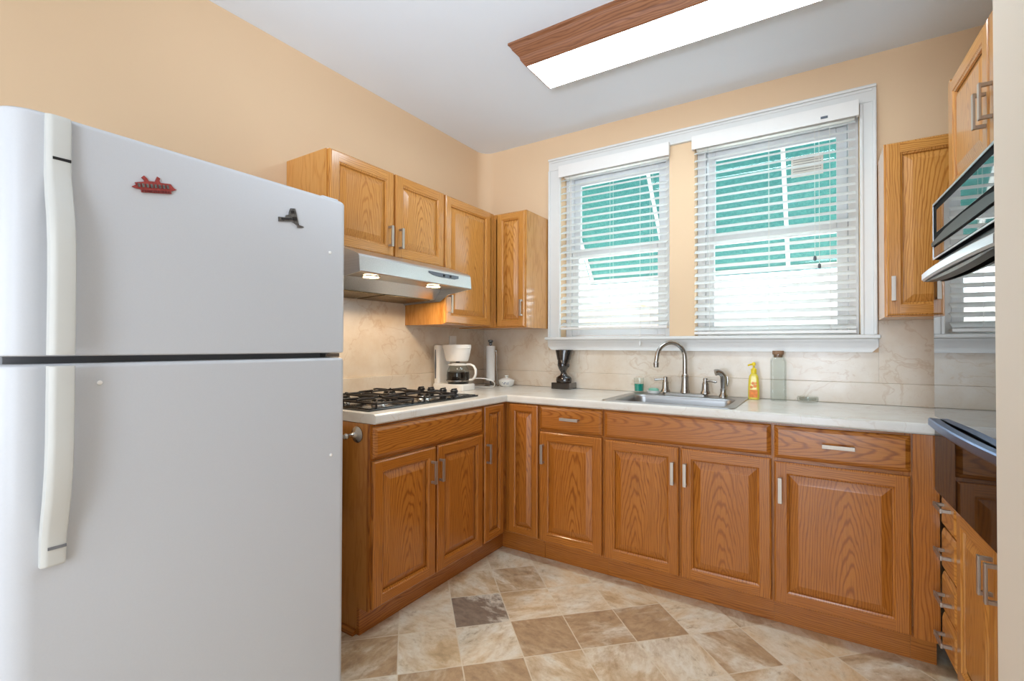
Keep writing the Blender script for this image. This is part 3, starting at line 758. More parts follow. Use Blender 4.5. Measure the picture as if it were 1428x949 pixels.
for s in (-1, 1):
    b = MB(); x0 = 0.03; b.prism([(0.03, Z(1.4485)), (0.248, Z(1.457)), (0.248, Z(1.4605)), (0.03, Z(1.4515))], 'y', min(s*0.012, s*(L-0.03)), max(s*0.012, s*(L-0.03))); b.build('grease_filter', M['filter'], t)
    b = MB(); b.lathe([(0.040, 0), (0.043, 0.004), (0.040, 0.008), (0.035, 0.0082)], (0.40, s*(L-0.17), Z(1.511)), cap=False); lr = b.build('lamp_ring', M['chrome'], t)
    b = MB(); b.lathe([(0.034, 0.0), (0.034, 0.006)], (0.40, s*(L-0.17), Z(1.5125))); b.build('lamp_bulb', M['lamp'], lr)
    l = bpy.data.lights.new('hood_lamp_light', 'SPOT'); l.energy = 5.5; l.color = (1.0, 0.80, 0.58); l.spot_size = R(164); l.spot_blend = 0.4; l.shadow_soft_size = 0.03
    lo_ = bpy.data.objects.new('hood_lamp_light', l); COL.objects.link(lo_); lo_.parent = t; lo_.location = (0.40, s*(L-0.17), Z(1.505))
nrm = Vector((0.063, 0, 0.005)).normalized()
def hpt(y, z, d): 
    k = (z-1.512)/(1.575-1.512); return (0.527-0.005*k+d, y, Z(z))
ypc = -1.06-(hy0+hy1)/2
sh = [(-0.115, 1.566), (0.115, 1.566), (0.113, 1.552), (0.08, 1.545), (-0.04, 1.545), (-0.09, 1.550), (-0.115, 1.558)]
b = MB(); b.loops([[hpt(ypc+y, z, 0.0003) for y, z in sh], [hpt(ypc+y, z, 0.003) for y, z in sh]]); cp = b.build('control_panel', M['slate'], t)
for yy in (-0.005, 0.045):
    b = MB(); c0 = hpt(ypc+yy, 1.556, 0.0032); b.lathe([(0.006, 0), (0.006, 0.005), (0.004, 0.006)], c0, axis='x', seg=12); b.build('button', M['black'], cp)

# ------------------------------------------------------------------ cooktop
cy0, cy1, cx0, cx1 = -1.565, -0.795, 0.055, 0.548
t = thing('gas_cooktop', 'black four-burner gas cooktop set in the left worktop', 'cooktop', ((cx0+cx1)/2, (cy0+cy1)/2, CZ+0.0006))
HX, HY = (cx1-cx0)/2, (cy1-cy0)/2
b = MB(); b.box(-HX, HX, -HY, HY, 0, 0.008, bev=0.003); b.box(-HX+0.012, HX-0.012, -HY+0.012, HY-0.012, 0.0082, 0.011, bev=0.001); b.build('top_plate', M['enamel'], t)
for bx in (-0.125, 0.125):
    for by in (-0.225, 0.075):
        b = MB(); b.lathe([(0.055, 0), (0.052, 0.004), (0.035, 0.006), (0.034, 0.014), (0.030, 0.016)], (bx, by, 0.0112), M['chrome']); bb = b.build('burner', None, t)
        b = MB(); b.lathe([(0.030, 0), (0.031, 0.004), (0.026, 0.008), (0.002, 0.009)], (bx, by, 0.0275)); b.build('burner_cap', M['iron'], bb)
        g = MB(); hs = 0.112; z0 = 0.034; r = 0.0048
        cs = [(-hs, -hs), (hs, -hs), (hs, hs), (-hs, hs)]
        for k in range(4):
            p, q_ = cs[k], cs[(k+1) % 4]
            g.tube([(bx+p[0], by+p[1], z0-0.006), (bx+q_[0], by+q_[1], z0-0.006)], r, seg=8)
            g.tube([(bx+p[0]*0.98, by+p[1]*0.98, 0.0112), (bx+p[0], by+p[1], z0)], r*1.1, seg=8)
            mid = ((p[0]+q_[0])/2, (p[1]+q_[1])/2)
            g.tube([(bx+mid[0]*1.12, by+mid[1]*1.12, z0+0.003), (bx+mid[0]*0.9, by+mid[1]*0.9, z0+0.007), (bx+mid[0]*0.22, by+mid[1]*0.22, z0+0.007)], r, seg=8)
            g.tube([(bx+p[0], by+p[1], z0-0.002), (bx+p[0]*0.55, by+p[1]*0.55, z0+0.005)], r*0.9, seg=8)
        g.build('grate', M['iron'], t)
for kx in (-0.09, -0.015, 0.075, 0.155):
    b = MB(); b.lathe([(0.024, 0), (0.023, 0.004), (0.016, 0.006), (0.015, 0.010), (0.021, 0.014), (0.021, 0.024), (0.017, 0.028), (0.002, 0.0285)], (kx, 0.285, 0.0113), seg=20)
    b.box(kx-0.004, kx+0.004, 0.285-0.02, 0.285+0.02, 0.0399, 0.046, bev=0.001); b.build('knob', M['black'], t)

# towel rail on the end panel
t = thing('towel_bar', 'satin metal towel bar on the end panel beside the refrigerator', 'towel bar', (0.533, -1.6115, 0.826))
b = MB(); b.lathe([(0.034, 0.0002), (0.034, 0.004), (0.029, 0.008), (0.024, 0.010), (0.014, 0.018), (0.009, 0.030), (0.009, 0.050), (0.013, 0.058), (0.009, 0.066), (0.001, 0.068)], (0, 0, 0), axis='y', seg=28); b.build('mount', M['chrome'], t)
b = MB(); b.lathe([(0.034, 0.0002), (0.034, 0.004), (0.029, 0.008), (0.024, 0.010), (0.014, 0.018), (0.009, 0.030), (0.009, 0.050), (0.013, 0.058), (0.009, 0.066), (0.001, 0.068)], (-0.40, 0, 0), axis='y', seg=28); b.build('mount', M['chrome'], t)
b = MB(); b.tube([(-0.40, -0.058, 0), (0.0, -0.058, 0)], 0.0065); b.build('bar', M['chrome'], t)
b = MB(); pts = [(-0.0475, -0.34), (-0.0475, -0.05), (-0.0475, 0.0), (-0.058, 0.0105), (-0.0685, 0.0), (-0.0685, -0.05), (-0.0685, -0.30)]
inner = [(y+(0.003 if i < 3 else (0 if i == 3 else -0.003)), z+(0.003 if i == 3 else 0)) for i, (y, z) in enumerate(pts)]
poly = pts + inner[::-1]
b.loops([[(x, y, z) for y, z in poly] for x in (-0.36, -0.30, -0.22, -0.14, -0.078)])
tw = b.build('hand_towel', M['towel']); tw.location = (0.533, -1.6115, 0.826); tag(tw, 'dark red towel hanging on the bar beside the refrigerator', 'towel')

PAL[0] = '_honey'
# ------------------------------------------------------------------ oven tower
t = thing('oven_cabinet', 'tall oak cabinet tower holding the built-in oven', 'cabinet', (2.545, -0.64, 0), -87.75)
W = 0.845; D = 0.56
b = MB()
b.box(0, 0.02, 0.0205, D, 0.11, 2.15, K('oak_side')); b.box(W-0.02, W, 0.0205, D, 0.11, 2.15, K('oak_side'))
b.box(0.0205, W-0.0205, D-0.01, D, 0.11, 2.15, K('oak_side'))
b.box(0.0205, W-0.0205, 0.0205, D-0.011, 0.11, 0.128, K('oak_side')); b.box(0.0205, W-0.0205, 0.0205, D-0.011, 2.132, 2.15, K('oak_side'))
b.box(0, W, 0.0205, 0.04, 1.722, 2.13, K('oak_s'))
b.box(0, W, -0.009, 0.0200, 0.112, 0.672, K('oak_s'))
b.box(0, W, 0.075, 0.09, 0.0005, 0.1095, K('oak_h'))
b.box(0, 0.02, 0.0905, D, 0.0005, 0.1095, K('oak_side')); b.box(W-0.02, W, 0.0905, D, 0.0005, 0.1095, K('oak_side'))
b.box(0, 0.028, 0.0, 0.0203, 0.6725, 2.15, K('oak_s')); b.box(W-0.028, W, 0.0, 0.0203, 0.6725, 2.15, K('oak_s'))
b.build('carcass', None, t)
door(t, 0.001, 0.413, 1.735, 2.146, yb=0.0203-0.0003, hx=0.394, hz=1.885); door(t, 0.423, 0.843, 1.735, 2.146, yb=0.020, hx=0.448, hz=1.892)
for (z0, z1, hz) in ((0.556, 0.670, 0.640), (0.402, 0.548, 0.481), (0.256, 0.394, 0.324), (0.118, 0.248, 0.186)):
    slab(t, 0.002, 0.190, z0, z1, yb=-0.010, hx=0.095, hz=hz, L=0.10)
door(t, 0.198, 0.556, 0.118, 0.668, yb=-0.010, hx=0.535, hz=0.585); door(t, 0.564, 0.842, 0.118, 0.668, yb=-0.010, hx=0.590, hz=0.585)

PAL[0] = ''
t = thing('wall_oven', 'black glass built-in double wall oven with two bar handles', 'oven', (2.545, -0.64, 0.675), -87.75)
OZ = lambda z: z-0.675
x0, x1 = 0.0305, 0.79
b = MB(); b.box(0.032, W-0.032, 0.021, 0.50, OZ(0.680), OZ(1.712)); b.build('body', M['black'], t)
def panel(name, z0, z1, y0, y1, mat, a=0.002, c=0.80, bev=0.003):
    b = MB(); b.box(a, c, y0, y1, OZ(z0), OZ(z1), bev=bev); return b.build(name, mat, t)
cp = panel('control_panel', 1.512, 1.716, -0.043, -0.0008, M['matte'])
b = MB()
for (a, c_, z0, z1) in ((0.002, 0.80, 1.708, 1.716), (0.002, 0.80, 1.512, 1.518), (0.002, 0.010, 1.5185, 1.7075), (0.792, 0.80, 1.5185, 1.7075)):
    b.box(a, c_, -0.047, -0.0434, OZ(z0), OZ(z1), bev=0.001)
b.build('bezel', M['silver'], cp)
b = MB(); b.box(0.055, 0.745, -0.0455, -0.0434, OZ(1.604), OZ(1.684), bev=0.001); b.build('display_glass', M['oven_glass'], cp)
arc = [(0.012, 1.572), (0.2, 1.588), (0.4, 1.592), (0.6, 1.588), (0.79, 1.572), (0.79, 1.558), (0.6, 1.558), (0.4, 1.557), (0.2, 1.558), (0.012, 1.560)]
b = MB(); b.prism([(x, OZ(z)) for x, z in arc], 'y', -0.052, -0.0434); b.build('arched_trim', M['black'], cp)
b = MB(); b.box(0.012, 0.79, -0.0455, -0.0434, OZ(1.520), OZ(1.554)); b.build('vent_glass', M['oven_glass'], cp)
panel('vent_gap', 1.488, 1.5115, -0.030, -0.0008, M['black'])
ud = panel('oven_door', 0.944, 1.487, -0.045, -0.0008, M['oven_glass'])
panel('door_gap', 0.934, 0.9435, -0.030, -0.0008, M['black'])
ld = panel('warming_door', 0.678, 0.9335, -0.045, -0.0008, M['low_glass'])
def bar(parent, a, c, z0, z1, y0, y1, mat, dark):
    b = MB(); n = 12
    rings = []
    for k in range(n+1):
        f = k/n; x = a+(c-a)*f; g = 1-abs(2*f-1)**2.2
        yo = y1 - (y1-y0)*0.25*(1-g) if False else y0 + 0.012*(1-g)
        rings.append([(x, yo, OZ(z0)+0.006), (x, yo, OZ(z1)-0.004), (x, yo+0.004, OZ(z1)), (x, yo+0.030, OZ(z1)-0.002), (x, yo+0.030, OZ(z0)+0.004), (x, yo+0.006, OZ(z0))])
    b.loops(rings); h = b.build('handle', mat, parent)
    for xx in (a+0.05, c-0.05):
        b = MB(); b.box(xx-0.03, xx+0.03, y0+0.043, -0.0455, OZ(z0)+0.002, OZ(z1)-0.004, bev=0.003); b.build('handle_post', dark, h)
    b = MB(); rings = []
    for k in range(n+1):
        f = k/n; x = a+0.02+(c-a-0.04)*f; g = 1-abs(2*f-1)**2
        rings.append([(x, y0+0.018, OZ(z0)-0.0008), (x, y0+0.040, OZ(z0)-0.0008), (x, y0+0.040, OZ(z0)-0.004-0.014*g), (x, y0+0.020, OZ(z0)-0.003-0.008*g)])
    b.loops(rings); b.build('grip', dark, h)
bar(ud, 0.03, 0.77, 1.432, 1.462, -0.095, 0, M['silver'], M['black'])
b = MB(); 
bar(ld, 0.06, 0.76, 0.915, 0.945, -0.085, 0, M['bluegrey'], M['black'])

# ------------------------------------------------------------------ sink and taps
t = thing('kitchen_sink', 'stainless steel single-bowl drop-in sink under the windows', 'sink', ((SK[0]+SK[1])/2, (SK[2]+SK[3])/2, CZ))
sx, sy = 0.318, 0.279
def rr(hx0, hx1, hy0_, hy1_, r, z, n=6):
    out = []
    for (cx_, cy_, a0) in ((hx1-r, hy1_-r, 0), (hx0+r, hy1_-r, 90), (hx0+r, hy0_+r, 180), (hx1-r, hy0_+r, 270)):
        for k in range(n+1):
            a = R(a0+90*k/n); out.append((cx_+r*math.cos(a), cy_+r*math.sin(a), z))
    return out
b = MB()
bx0, bx1, by0, by1 = -0.268, 0.268, -0.238, 0.140
b.loops([rr(-sx, sx, -sy, sy, 0.03, 0.0004), rr(-sx+0.002, sx-0.002, -sy+0.002, sy-0.002, 0.03, 0.0045), rr(-sx+0.010, sx-0.010, -sy+0.010, sy-0.010, 0.03, 0.0055), rr(-sx+0.016, sx-0.016, -sy+0.016, sy-0.016, 0.03, 0.003),
         rr(bx0-0.006, bx1+0.006, by0-0.006, by1+0.006, 0.06, 0.003), rr(bx0, bx1, by0, by1, 0.055, -0.002), rr(bx0+0.004, bx1-0.004, by0+0.004, by1-0.004, 0.055, -0.02), rr(bx0+0.014, bx1-0.014, by0+0.014, by1-0.014, 0.05, -0.15),
         rr(bx0+0.035, bx1-0.035, by0+0.035, by1-0.035, 0.04, -0.172), rr(-0.045, 0.045, -0.10, -0.01, 0.0449, -0.176)], M['steel'], False, True)
b.build('basin', None, t, ang=40)
b = MB(); b.lathe([(0.043, 0), (0.043, 0.003), (0.036, 0.004), (0.030, 0.001)], (0, -0.055, -0.1755)); b.build('drain', M['chrome'], t)
DZ = CZ+0.0035
t = thing('kitchen_faucet', 'brushed nickel gooseneck faucet with two lever handles behind the sink', 'faucet', (1.498, -0.100, DZ))
b = MB()
b.loops([rr(-0.125, 0.125, -0.026, 0.026, 0.025, 0.0), rr(-0.125, 0.125, -0.026, 0.026, 0.025, 0.008), rr(-0.118, 0.118, -0.020, 0.020, 0.0195, 0.013)]); b.build('deck_plate', M['chrome'], t)
b = MB(); b.lathe([(0.026, 0), (0.025, 0.012), (0.022, 0.02), (0.0195, 0.06), (0.019, 0.085), (0.0205, 0.088), (0.0205, 0.096), (0.016, 0.104), (0.0135, 0.108)], (0, 0, 0.0133)); b.build('spout_base', M['chrome'], t)
path = [(0, 0, 0.12), (0, 0, 0.20)] + [(0, -0.088+0.088*math.cos(R(a)), 0.212+0.088*math.sin(R(a))) for a in range(0, 181, 15)][1:] + [(0, -0.180, 0.190)]
b = MB(); b.tube(path, [0.0135]*2 + [0.0125]*(len(path)-3) + [0.012], seg=16); sp_ = b.build('spout', M['chrome'], t); sp_.rotation_euler = (0, 0, R(-45))
b = MB(); b.lathe([(0.013, 0.0), (0.0155, -0.003), (0.0155, -0.012), (0.0145, -0.028), (0.011, -0.030)], (0, -0.180, 0.1895), seg=20); b.build('aerator', M['chrome'], sp_)
for s in (-1, 1):
    b = MB(); b.lathe([(0.026, 0), (0.025, 0.010), (0.020, 0.016), (0.0175, 0.045), (0.018, 0.055), (0.015, 0.060), (0.012, 0.075), (0.013, 0.082), (0.010, 0.088), (0.001, 0.090)], (s*0.110, 0, 0.0133), seg=24); h = b.build('tap_body', M['chrome'], t)
    b = MB(); b.tube([(s*0.115, -0.004, 0.087), (s*0.140, -0.010, 0.086), (s*0.165, -0.014, 0.083), (s*0.172, -0.016, 0.083)], [0.0055, 0.005, 0.0075, 0.004], seg=12); b.build('lever', M['chrome'], h)
t = thing('sink_sprayer', 'brushed nickel side sprayer right of the faucet', 'sprayer', (1.700, -0.095, DZ))
b = MB(); b.lathe([(0.024, 0), (0.023, 0.010), (0.017, 0.018), (0.015, 0.03), (0.016, 0.045), (0.013, 0.048)], (0, 0, 0), seg=24); b.build('holder', M['chrome'], t)
b = MB(); b.tube([(0, 0, 0.045), (0.001, 0, 0.075), (0.002, -0.002, 0.10), (0.0, -0.006, 0.118), (-0.010, -0.014, 0.132), (-0.024, -0.024, 0.138), (-0.036, -0.030, 0.135)], [0.013, 0.0155, 0.017, 0.0165, 0.015, 0.016, 0.0185], seg=16)
b.build('spray_head', M['chrome'], t)
b = MB(); b.tube([(0.019, 0.004, 0.115), (0.022, 0.004, 0.09), (0.019, 0.004, 0.06)], [0.004, 0.006, 0.003], seg=10); b.build('trigger', M['chrome'], t)

# ------------------------------------------------------------------ things on the worktop
CT_ = CZ+0.0006
# coffee maker
t = thing('coffee_maker', 'white drip coffee maker with a half-full glass carafe near the corner', 'coffee maker', (0.165, -0.545, CT_))
def rbox(x0, x1, y0, y1, r, zs, m, **k):
    b = MB(); rings = []
    for z, i in zs: rings.append(rr(x0+i, x1-i, y0+i, y1-i, r, z))
    b.loops(rings, m); return b
rbox(-0.125, 0.122, -0.075, 0.075, 0.025, [(0, 0.002), (0.004, 0), (0.034, 0), (0.038, 0.003), (0.040, 0.008)], M['white_pl']).build('base', None, t)
rbox(-0.125, -0.078, -0.060, 0.060, 0.018, [(0.0402, 0.0), (0.12, 0.0), (0.272, -0.002), (0.284, 0.0), (0.288, 0.006)], M['white_pl']).build('water_tank', None, t)
b = MB(); b.prism([(-0.108, 0.07), (-0.101, 0.07), (-0.098, 0.15), (-0.101, 0.255), (-0.108, 0.255), (-0.111, 0.15)], 'y', -0.0625, -0.0605); b.build('water_gauge', M['slate'], t)
b = MB(); n = 28; rings = []
for z, rx_, ry_ in ((0.182, 0.062, 0.060), (0.186, 0.067, 0.064), (0.20, 0.072, 0.068), (0.25, 0.084, 0.074), (0.262, 0.086, 0.075), (0.265, 0.089, 0.077), (0.284, 0.089, 0.077), (0.288, 0.084, 0.072)):
    rings.append([(0.032+rx_*math.cos(2*math.pi*k/n)*(1.24 if math.cos(2*math.pi*k/n) < 0 else 1.0), ry_*math.sin(2*math.pi*k/n), z) for k in range(n)])
b.loops(rings, M['white_pl']); b.build('filter_basket', None, t)
b = MB(); b.lathe([(0.013, 0), (0.014, 0.008)], (0.03, 0, 0.1735), seg=16); b.build('drip_valve', M['black'], t)
b = MB(); b.lathe([(0.064, 0.0), (0.066, 0.003)], (0.034, 0, 0.0403)); b.build('hot_plate', M['black'], t)
cf = thing('coffee_carafe', 'glass coffee carafe with white handle standing in the coffee maker', 'carafe', (0.165+0.034, -0.545, CT_+0.0437))
b = MB(); b.lathe([(0.058, 0.0), (0.066, 0.004), (0.070, 0.02), (0.071, 0.05), (0.068, 0.075), (0.058, 0.100), (0.047, 0.115), (0.048, 0.121), (0.046, 0.121), (0.045, 0.115), (0.056, 0.099), (0.066, 0.075), (0.069, 0.05), (0.068, 0.02), (0.064, 0.006), (0.002, 0.003)], (0, 0, 0), cap=False); gb = b.build('glass_bowl', M['clear'], cf)
b = MB(); b.lathe([(0.062, 0.0062), (0.0665, 0.02), (0.0677, 0.05), (0.0662, 0.070), (0.001, 0.0702)]); b.build('coffee', M['coffee'], cf); cf.scale = (1.05, 1.05, 1.0)
b = MB(); b.lathe([(0.0718, 0.012), (0.0728, 0.012), (0.0728, 0.020), (0.0718, 0.020)], cap=False); b.build('steel_band', M['chrome'], cf)
b = MB(); b.lathe([(0.050, 0.112), (0.062, 0.1135), (0.062, 0.121), (0.050, 0.1225), (0.049, 0.1224)], cap=False); b.lathe([(0.044, 0.1225), (0.040, 0.1275), (0.002, 0.128)]); cl = b.build('collar_lid', M['white_pl'], cf)
hd = Vector((math.cos(R(8)), math.sin(R(8)), 0))
pp = [(0.055, 0.117), (0.085, 0.119), (0.108, 0.110), (0.121, 0.088), (0.122, 0.060), (0.112, 0.035), (0.098, 0.024), (0.080, 0.022)]
b = MB(); rings = []
for i, (d, z) in enumerate(pp):
    a = Vector((pp[max(i-1, 0)][0], pp[max(i-1, 0)][1])); c2 = Vector((pp[min(i+1, 7)][0], pp[min(i+1, 7)][1])); tg = (c2-a).normalized(); nm = Vector((-tg.y, tg.x))
    sd = Vector((-hd.y, hd.x, 0)); ring = []
    for k in range(12):
        an = 2*math.pi*k/12; v = hd*(d+nm.x*0.007*math.cos(an)) + sd*0.010*math.sin(an); ring.append((v.x, v.y, z+nm.y*0.007*math.cos(an)))
    rings.append(ring)
b.loops(rings); b.build('handle', M['white_pl'], cf)
b = MB(); b.tube(bezier((0.105, 0.082, 0.07), (0.15, 0.15, 0.075), (0.205, 0.20, 0.05), (0.165, 0.21, 0.012), 14)[0:] + bezier((0.165, 0.21, 0.012), (0.15, 0.215, 0.0035), (0.08, 0.23, 0.0035), (-0.05, 0.20, 0.0035), 10)[1:], 0.003, seg=8)
b.build('power_cord', M['white_pl'], t)
# outlet
t = thing('wall_outlet', 'ivory wall outlet plate on the splash panel above the coffee maker', 'outlet', (0.0065, -0.372, 1.205))
b = MB(); b.box(0, 0.005, -0.037, 0.037, -0.058, 0.058, bev=0.002); b.build('cover_plate', M['label'], t)
for s in (-1, 1):
    b = MB(); b.box(0.0052, 0.0075, -0.016, 0.016, s*0.024-0.014, s*0.024+0.014, bev=0.001); b.build('socket', M['white_pl'], t)
# paper towel holder
t = thing('paper_towel_holder', 'metal upright paper towel holder with a side arm in the corner', 'paper towel holder', (0.190, -0.175, CT_))
b = MB(); b.lathe([(0.052, 0), (0.052, 0.005), (0.046, 0.009), (0.012, 0.012), (0.008, 0.016), (0.006, 0.018)], (0.012, 0, 0), seg=28); b.build('base', M['chrome'], t)
b = MB(); b.tube([(0, 0, 0.016), (0, 0, 0.298)], 0.006); b.lathe([(0.008, 0.285), (0.012, 0.29), (0.012, 0.297), (0.009, 0.299), (0.013, 0.306), (0.018, 0.309), (0.019, 0.318), (0.015, 0.323), (0.002, 0.324)], (0, 0, 0), seg=20); b.build('post', M['pewter'], t)
b = MB(); b.tube([(0.050, 0.008, 0.008), (0.050, 0.008, 0.05), (0.046, 0.008, 0.15), (0.046, 0.008, 0.228), (0.042, 0.008, 0.245)], 0.0028, seg=8); b.lathe([(0.002, 0.238), (0.007, 0.242), (0.007, 0.250), (0.002, 0.254)], (0.042, 0.008, 0), seg=12); b.build('tension_arm', M['chrome'], t)
b = MB(); b.lathe([(0.0085, 0), (0.030, 0), (0.031, 0.003), (0.031, 0.242), (0.030, 0.245), (0.020, 0.245), (0.0195, 0.242), (0.0085, 0.242)], (0, 0, 0), cap=False, seg=32)
pr = b.build('paper_towel_roll', M['paper']); at(pr, 0.190, -0.175, CT_+0.036); tag(pr, 'nearly used up white paper towel roll on the upright holder', 'paper towel')
# sugar bowl
t = thing('sugar_bowl', 'small white lidded ceramic bowl with blue pattern in the corner', 'bowl', (0.305, -0.145, CT_))
b = MB(); b.lathe([(0.036, 0), (0.040, 0.002), (0.052, 0.018), (0.056, 0.036), (0.0555, 0.040), (0.052, 0.040)], seg=36); bw = b.build('bowl_body', M['ceramic'], t)
b = MB(); b.lathe([(0.057, 0.0402), (0.057, 0.043), (0.045, 0.050), (0.022, 0.058), (0.010, 0.060), (0.009, 0.066), (0.015, 0.070), (0.014, 0.075), (0.002, 0.077)], seg=36); b.build('lid', M['ceramic'], t)
b = MB()
for a in (-86, -78, -70, -62, -54, -46):
    for dz in (0.020, 0.028):
        if (a//8+int(dz*1000)) % 3 == 0: continue
        q_ = 0.0526+(dz-0.018)*0.22; b.lathe([(0.0032, 0.0), (0.0028, 0.0008)], (q_*math.cos(R(a)), q_*math.sin(R(a))-0.0003, dz), axis='y', seg=8)
b.build('painted_flowers', M['blue_glaze'], bw)
# figurine: plain black glazed bust with a tall flared top
t = thing('black_figurine', 'glossy black bust figurine with a tall flared crown on a square base', 'figurine', (0.722, -0.088, CT_))
b = MB(); b.box(-0.066, 0.066, -0.052, 0.052, 0, 0.042, bev=0.002); b.build('plinth', M['ebony'], t)
b = MB(); n = 32
def ell(cx_, cy_, rx_, ry_, z): return [(cx_+rx_*math.cos(2*math.pi*k/n), cy_+ry_*math.sin(2*math.pi*k/n), z) for k in range(n)]
b.loops([ell(0, 0, 0.052, 0.038, 0.0425), ell(0, 0, 0.055, 0.041, 0.055), ell(0, 0, 0.053, 0.038, 0.073), ell(0, 0, 0.040, 0.030, 0.083), ell(0, 0, 0.026, 0.024, 0.090), ell(0, -0.002, 0.021, 0.021, 0.100),
         ell(0, -0.006, 0.018, 0.019, 0.110), ell(0, -0.010, 0.022, 0.025, 0.118), ell(0, -0.010, 0.031, 0.034, 0.135), ell(0, -0.008, 0.037, 0.039, 0.155), ell(0, -0.004, 0.040, 0.040, 0.172), ell(0, 0.0, 0.042, 0.041, 0.190)])
bu = b.build('bust', M['ebony'], t, ang=60)
b = MB(); b.loops([ell(0, 0.0, 0.045, 0.043, 0.1905), ell(0, 0.001, 0.047, 0.044, 0.198), ell(0, 0.003, 0.054, 0.047, 0.225), ell(0, 0.005, 0.061, 0.049, 0.250), ell(0, 0.005, 0.060, 0.048, 0.256), ell(0, 0.005, 0.045, 0.038, 0.258)]); b.build('crown', M['ebony'], t, ang=60)
b = MB(); b.loops([[(-0.0035, -0.047, 0.172), (0.0035, -0.047, 0.172), (0.0035, -0.040, 0.172), (-0.0035, -0.040, 0.172)], [(-0.007, -0.056, 0.150), (0.007, -0.056, 0.150), (0.007, -0.038, 0.150), (-0.007, -0.038, 0.150)], [(-0.005, -0.047, 0.146), (0.005, -0.047, 0.146), (0.005, -0.036, 0.146), (-0.005, -0.036, 0.146)]])
b.lathe([(0.002, -0.010), (0.009, -0.005), (0.010, 0.0), (0.002, 0.003)], (0, -0.038, 0.137), seg=14)
for s in (-1, 1):
    b.lathe([(0.002, -0.005), (0.008, -0.001), (0.008, 0.002), (0.002, 0.005)], (s*0.016, -0.040, 0.166), seg=12)
    b.lathe([(0.002, -0.014), (0.006, -0.006), (0.007, 0.004), (0.002, 0.012)], (s*0.037, -0.006, 0.155), seg=12)
b.build('face', M['ebony'], bu, ang=60)
# tumbler, soap dish, soap bottle, cork jar, ashtray
t = thing('glass_tumbler', 'small clear tumbler of teal liquid on the sink rim', 'glass', (1.226, -0.086, CZ+0.0062))
b = MB(); b.lathe([(0.025, 0.0), (0.027, 0.003), (0.030, 0.085), (0.028, 0.085), (0.0255, 0.006), (0.002, 0.005)], cap=False); b.build('tumbler', M['clear'], t)
b = MB(); b.lathe([(0.0248, 0.0065), (0.0268, 0.050), (0.001, 0.0502)]); b.build('teal_liquid', M['teal_liq'], t)
t = thing('soap_dish', 'small oval white soap dish behind the sink', 'soap dish', (1.318, -0.098, DZ))
b = MB(); b.loops([ell(0, 0, 0.030, 0.022, 0), ell(0, 0, 0.034, 0.026, 0.003), ell(0, 0, 0.046, 0.034, 0.018), ell(0, 0, 0.043, 0.031, 0.018), ell(0, 0, 0.030, 0.020, 0.008)]); b.build('dish', M['ceramic'], t)
b = MB(); b.loops([ell(0, 0, 0.022, 0.014, 0.0), ell(0, 0, 0.030, 0.021, 0.006), ell(0, 0, 0.031, 0.022, 0.014), ell(0, 0, 0.025, 0.017, 0.022), ell(0, 0, 0.010, 0.007, 0.024)])
so = b.build('soap_bar', M['green_soap']); at(so, 1.318, -0.098, DZ+0.0085); tag(so, 'mint green soap bar lying in the white dish', 'soap')
t = thing('soap_bottle', 'yellow hand soap pump bottle with an orange label', 'soap bottle', (1.850, -0.088, CT_))
b = MB(); rings = [rr(-w_, w_, -d_, d_, min(w_, d_)*0.8, z) for w_, d_, z in ((0.025, 0.016, 0), (0.0275, 0.0185, 0.004), (0.0275, 0.0185, 0.06), (0.025, 0.017, 0.105), (0.022, 0.016, 0.125), (0.0135, 0.0125, 0.137), (0.012, 0.0115, 0.140))]
b.loops(rings, M['soap_y']); bo = b.build('bottle', None, t)
b = MB(); b.box(-0.020, 0.020, -0.0196, -0.0187, 0.012, 0.052, bev=0.0003); b.build('label_panel', M['soap_o'], bo)
b = MB()
for (fx_, fz_, r_) in ((-0.010, 0.066, 0.008), (0.008, 0.072, 0.009), (-0.002, 0.086, 0.008), (0.012, 0.088, 0.005)): b.lathe([(r_, 0), (r_*0.9, 0.0006)], (fx_, -0.0187, fz_), axis='y', seg=14)
b.build('fruit_print', M['soap_o'], bo)
b = MB(); b.lathe([(0.014, 0.1402), (0.014, 0.160), (0.011, 0.164), (0.005, 0.166), (0.005, 0.178), (0.009, 0.180), (0.010, 0.190), (0.006, 0.197), (0.001, 0.198)], seg=18); b.tube([(0, 0, 0.186), (-0.015, -0.016, 0.186), (-0.024, -0.026, 0.181)], 0.0045, seg=8); b.build('pump', M['yellow'], t)
t = thing('cork_bottle', 'tall empty square glass bottle with a cork stopper', 'bottle', (1.964, -0.085, CT_), 10)
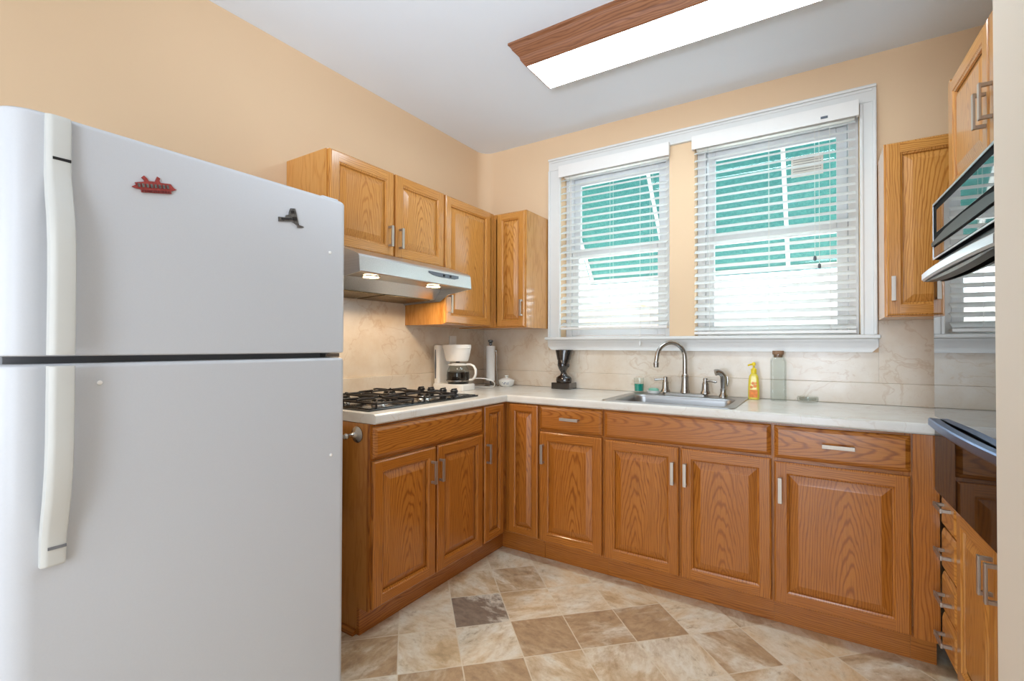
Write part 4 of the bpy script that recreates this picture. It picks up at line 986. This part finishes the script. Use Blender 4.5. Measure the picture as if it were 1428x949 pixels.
b = MB(); b.loops([rr(-0.034, 0.034, -0.034, 0.034, 0.006, 0), rr(-0.035, 0.035, -0.035, 0.035, 0.007, 0.004), rr(-0.035, 0.035, -0.035, 0.035, 0.007, 0.205), rr(-0.033, 0.033, -0.033, 0.033, 0.012, 0.216), rr(-0.026, 0.026, -0.026, 0.026, 0.025, 0.228), rr(-0.0255, 0.0255, -0.0255, 0.0255, 0.025, 0.240), rr(-0.0225, 0.0225, -0.0225, 0.0225, 0.022, 0.240), rr(-0.0225, 0.0225, -0.0225, 0.0225, 0.022, 0.226), rr(-0.031, 0.031, -0.031, 0.031, 0.006, 0.205), rr(-0.031, 0.031, -0.031, 0.031, 0.006, 0.006)], M['clear'], True, True); b.build('glass_body', None, t)
b = MB(); b.lathe([(0.020, 0.225), (0.0215, 0.2395), (0.0265, 0.2405), (0.0265, 0.258), (0.025, 0.260)], seg=24); b.build('cork_stopper', M['cork'], t)
t = thing('glass_ashtray', 'small round clear glass ashtray right of the cork bottle', 'ashtray', (2.095, -0.088, CT_))
b = MB(); b.lathe([(0.040, 0), (0.043, 0.003), (0.046, 0.026), (0.044, 0.030), (0.040, 0.028), (0.036, 0.012), (0.002, 0.010)], (0, 0, 0), seg=36, cap=False); b.lathe([(0.040, 0.0), (0.002, 0.0001)], cap=False); b.build('dish', M['clear'], t)
b = MB(); n = 40
b.lathe([(0.0462, 0.0075), (0.0475, 0.010), (0.0475, 0.020), (0.0462, 0.0225)], cap=False, seg=12); b.build('cut_band', M['clear'], t, ang=10)

# ------------------------------------------------------------------ ceiling light
lx0, lx1, ly0, ly1 = 0.965, 2.235, -0.975, -0.737
t = thing('ceiling_light', 'long fluorescent ceiling light with a lit lens and walnut wood frame', 'ceiling light', ((lx0+lx1)/2, (ly0+ly1)/2, H-0.0005))
hx_, hy_ = (lx1-lx0)/2, (ly1-ly0)/2
fr = [(0.066, 0.0), (0.066, -0.010), (0.056, -0.016), (0.052, -0.030), (0.034, -0.050), (0.026, -0.058), (0.022, -0.074), (0.006, -0.096), (0.0, -0.100), (-0.002, -0.100), (-0.002, -0.020)]
b = MB(); b.loops([[(-hx_-i, -hy_-i, z), (hx_+i, -hy_-i, z), (hx_+i, hy_+i, z), (-hx_-i, hy_+i, z)] for i, z in fr], None, False, False); b.build('wood_frame', M['walnut'], t, ang=20)
b = MB(); b.loops([[(-hx_+i, -hy_+i, z), (hx_-i, -hy_+i, z), (hx_-i, hy_-i, z), (-hx_+i, hy_-i, z)] for i, z in ((0.003, -0.080), (0.003, -0.099), (0.006, -0.1015))]); b.build('lens', M['lens'], t)
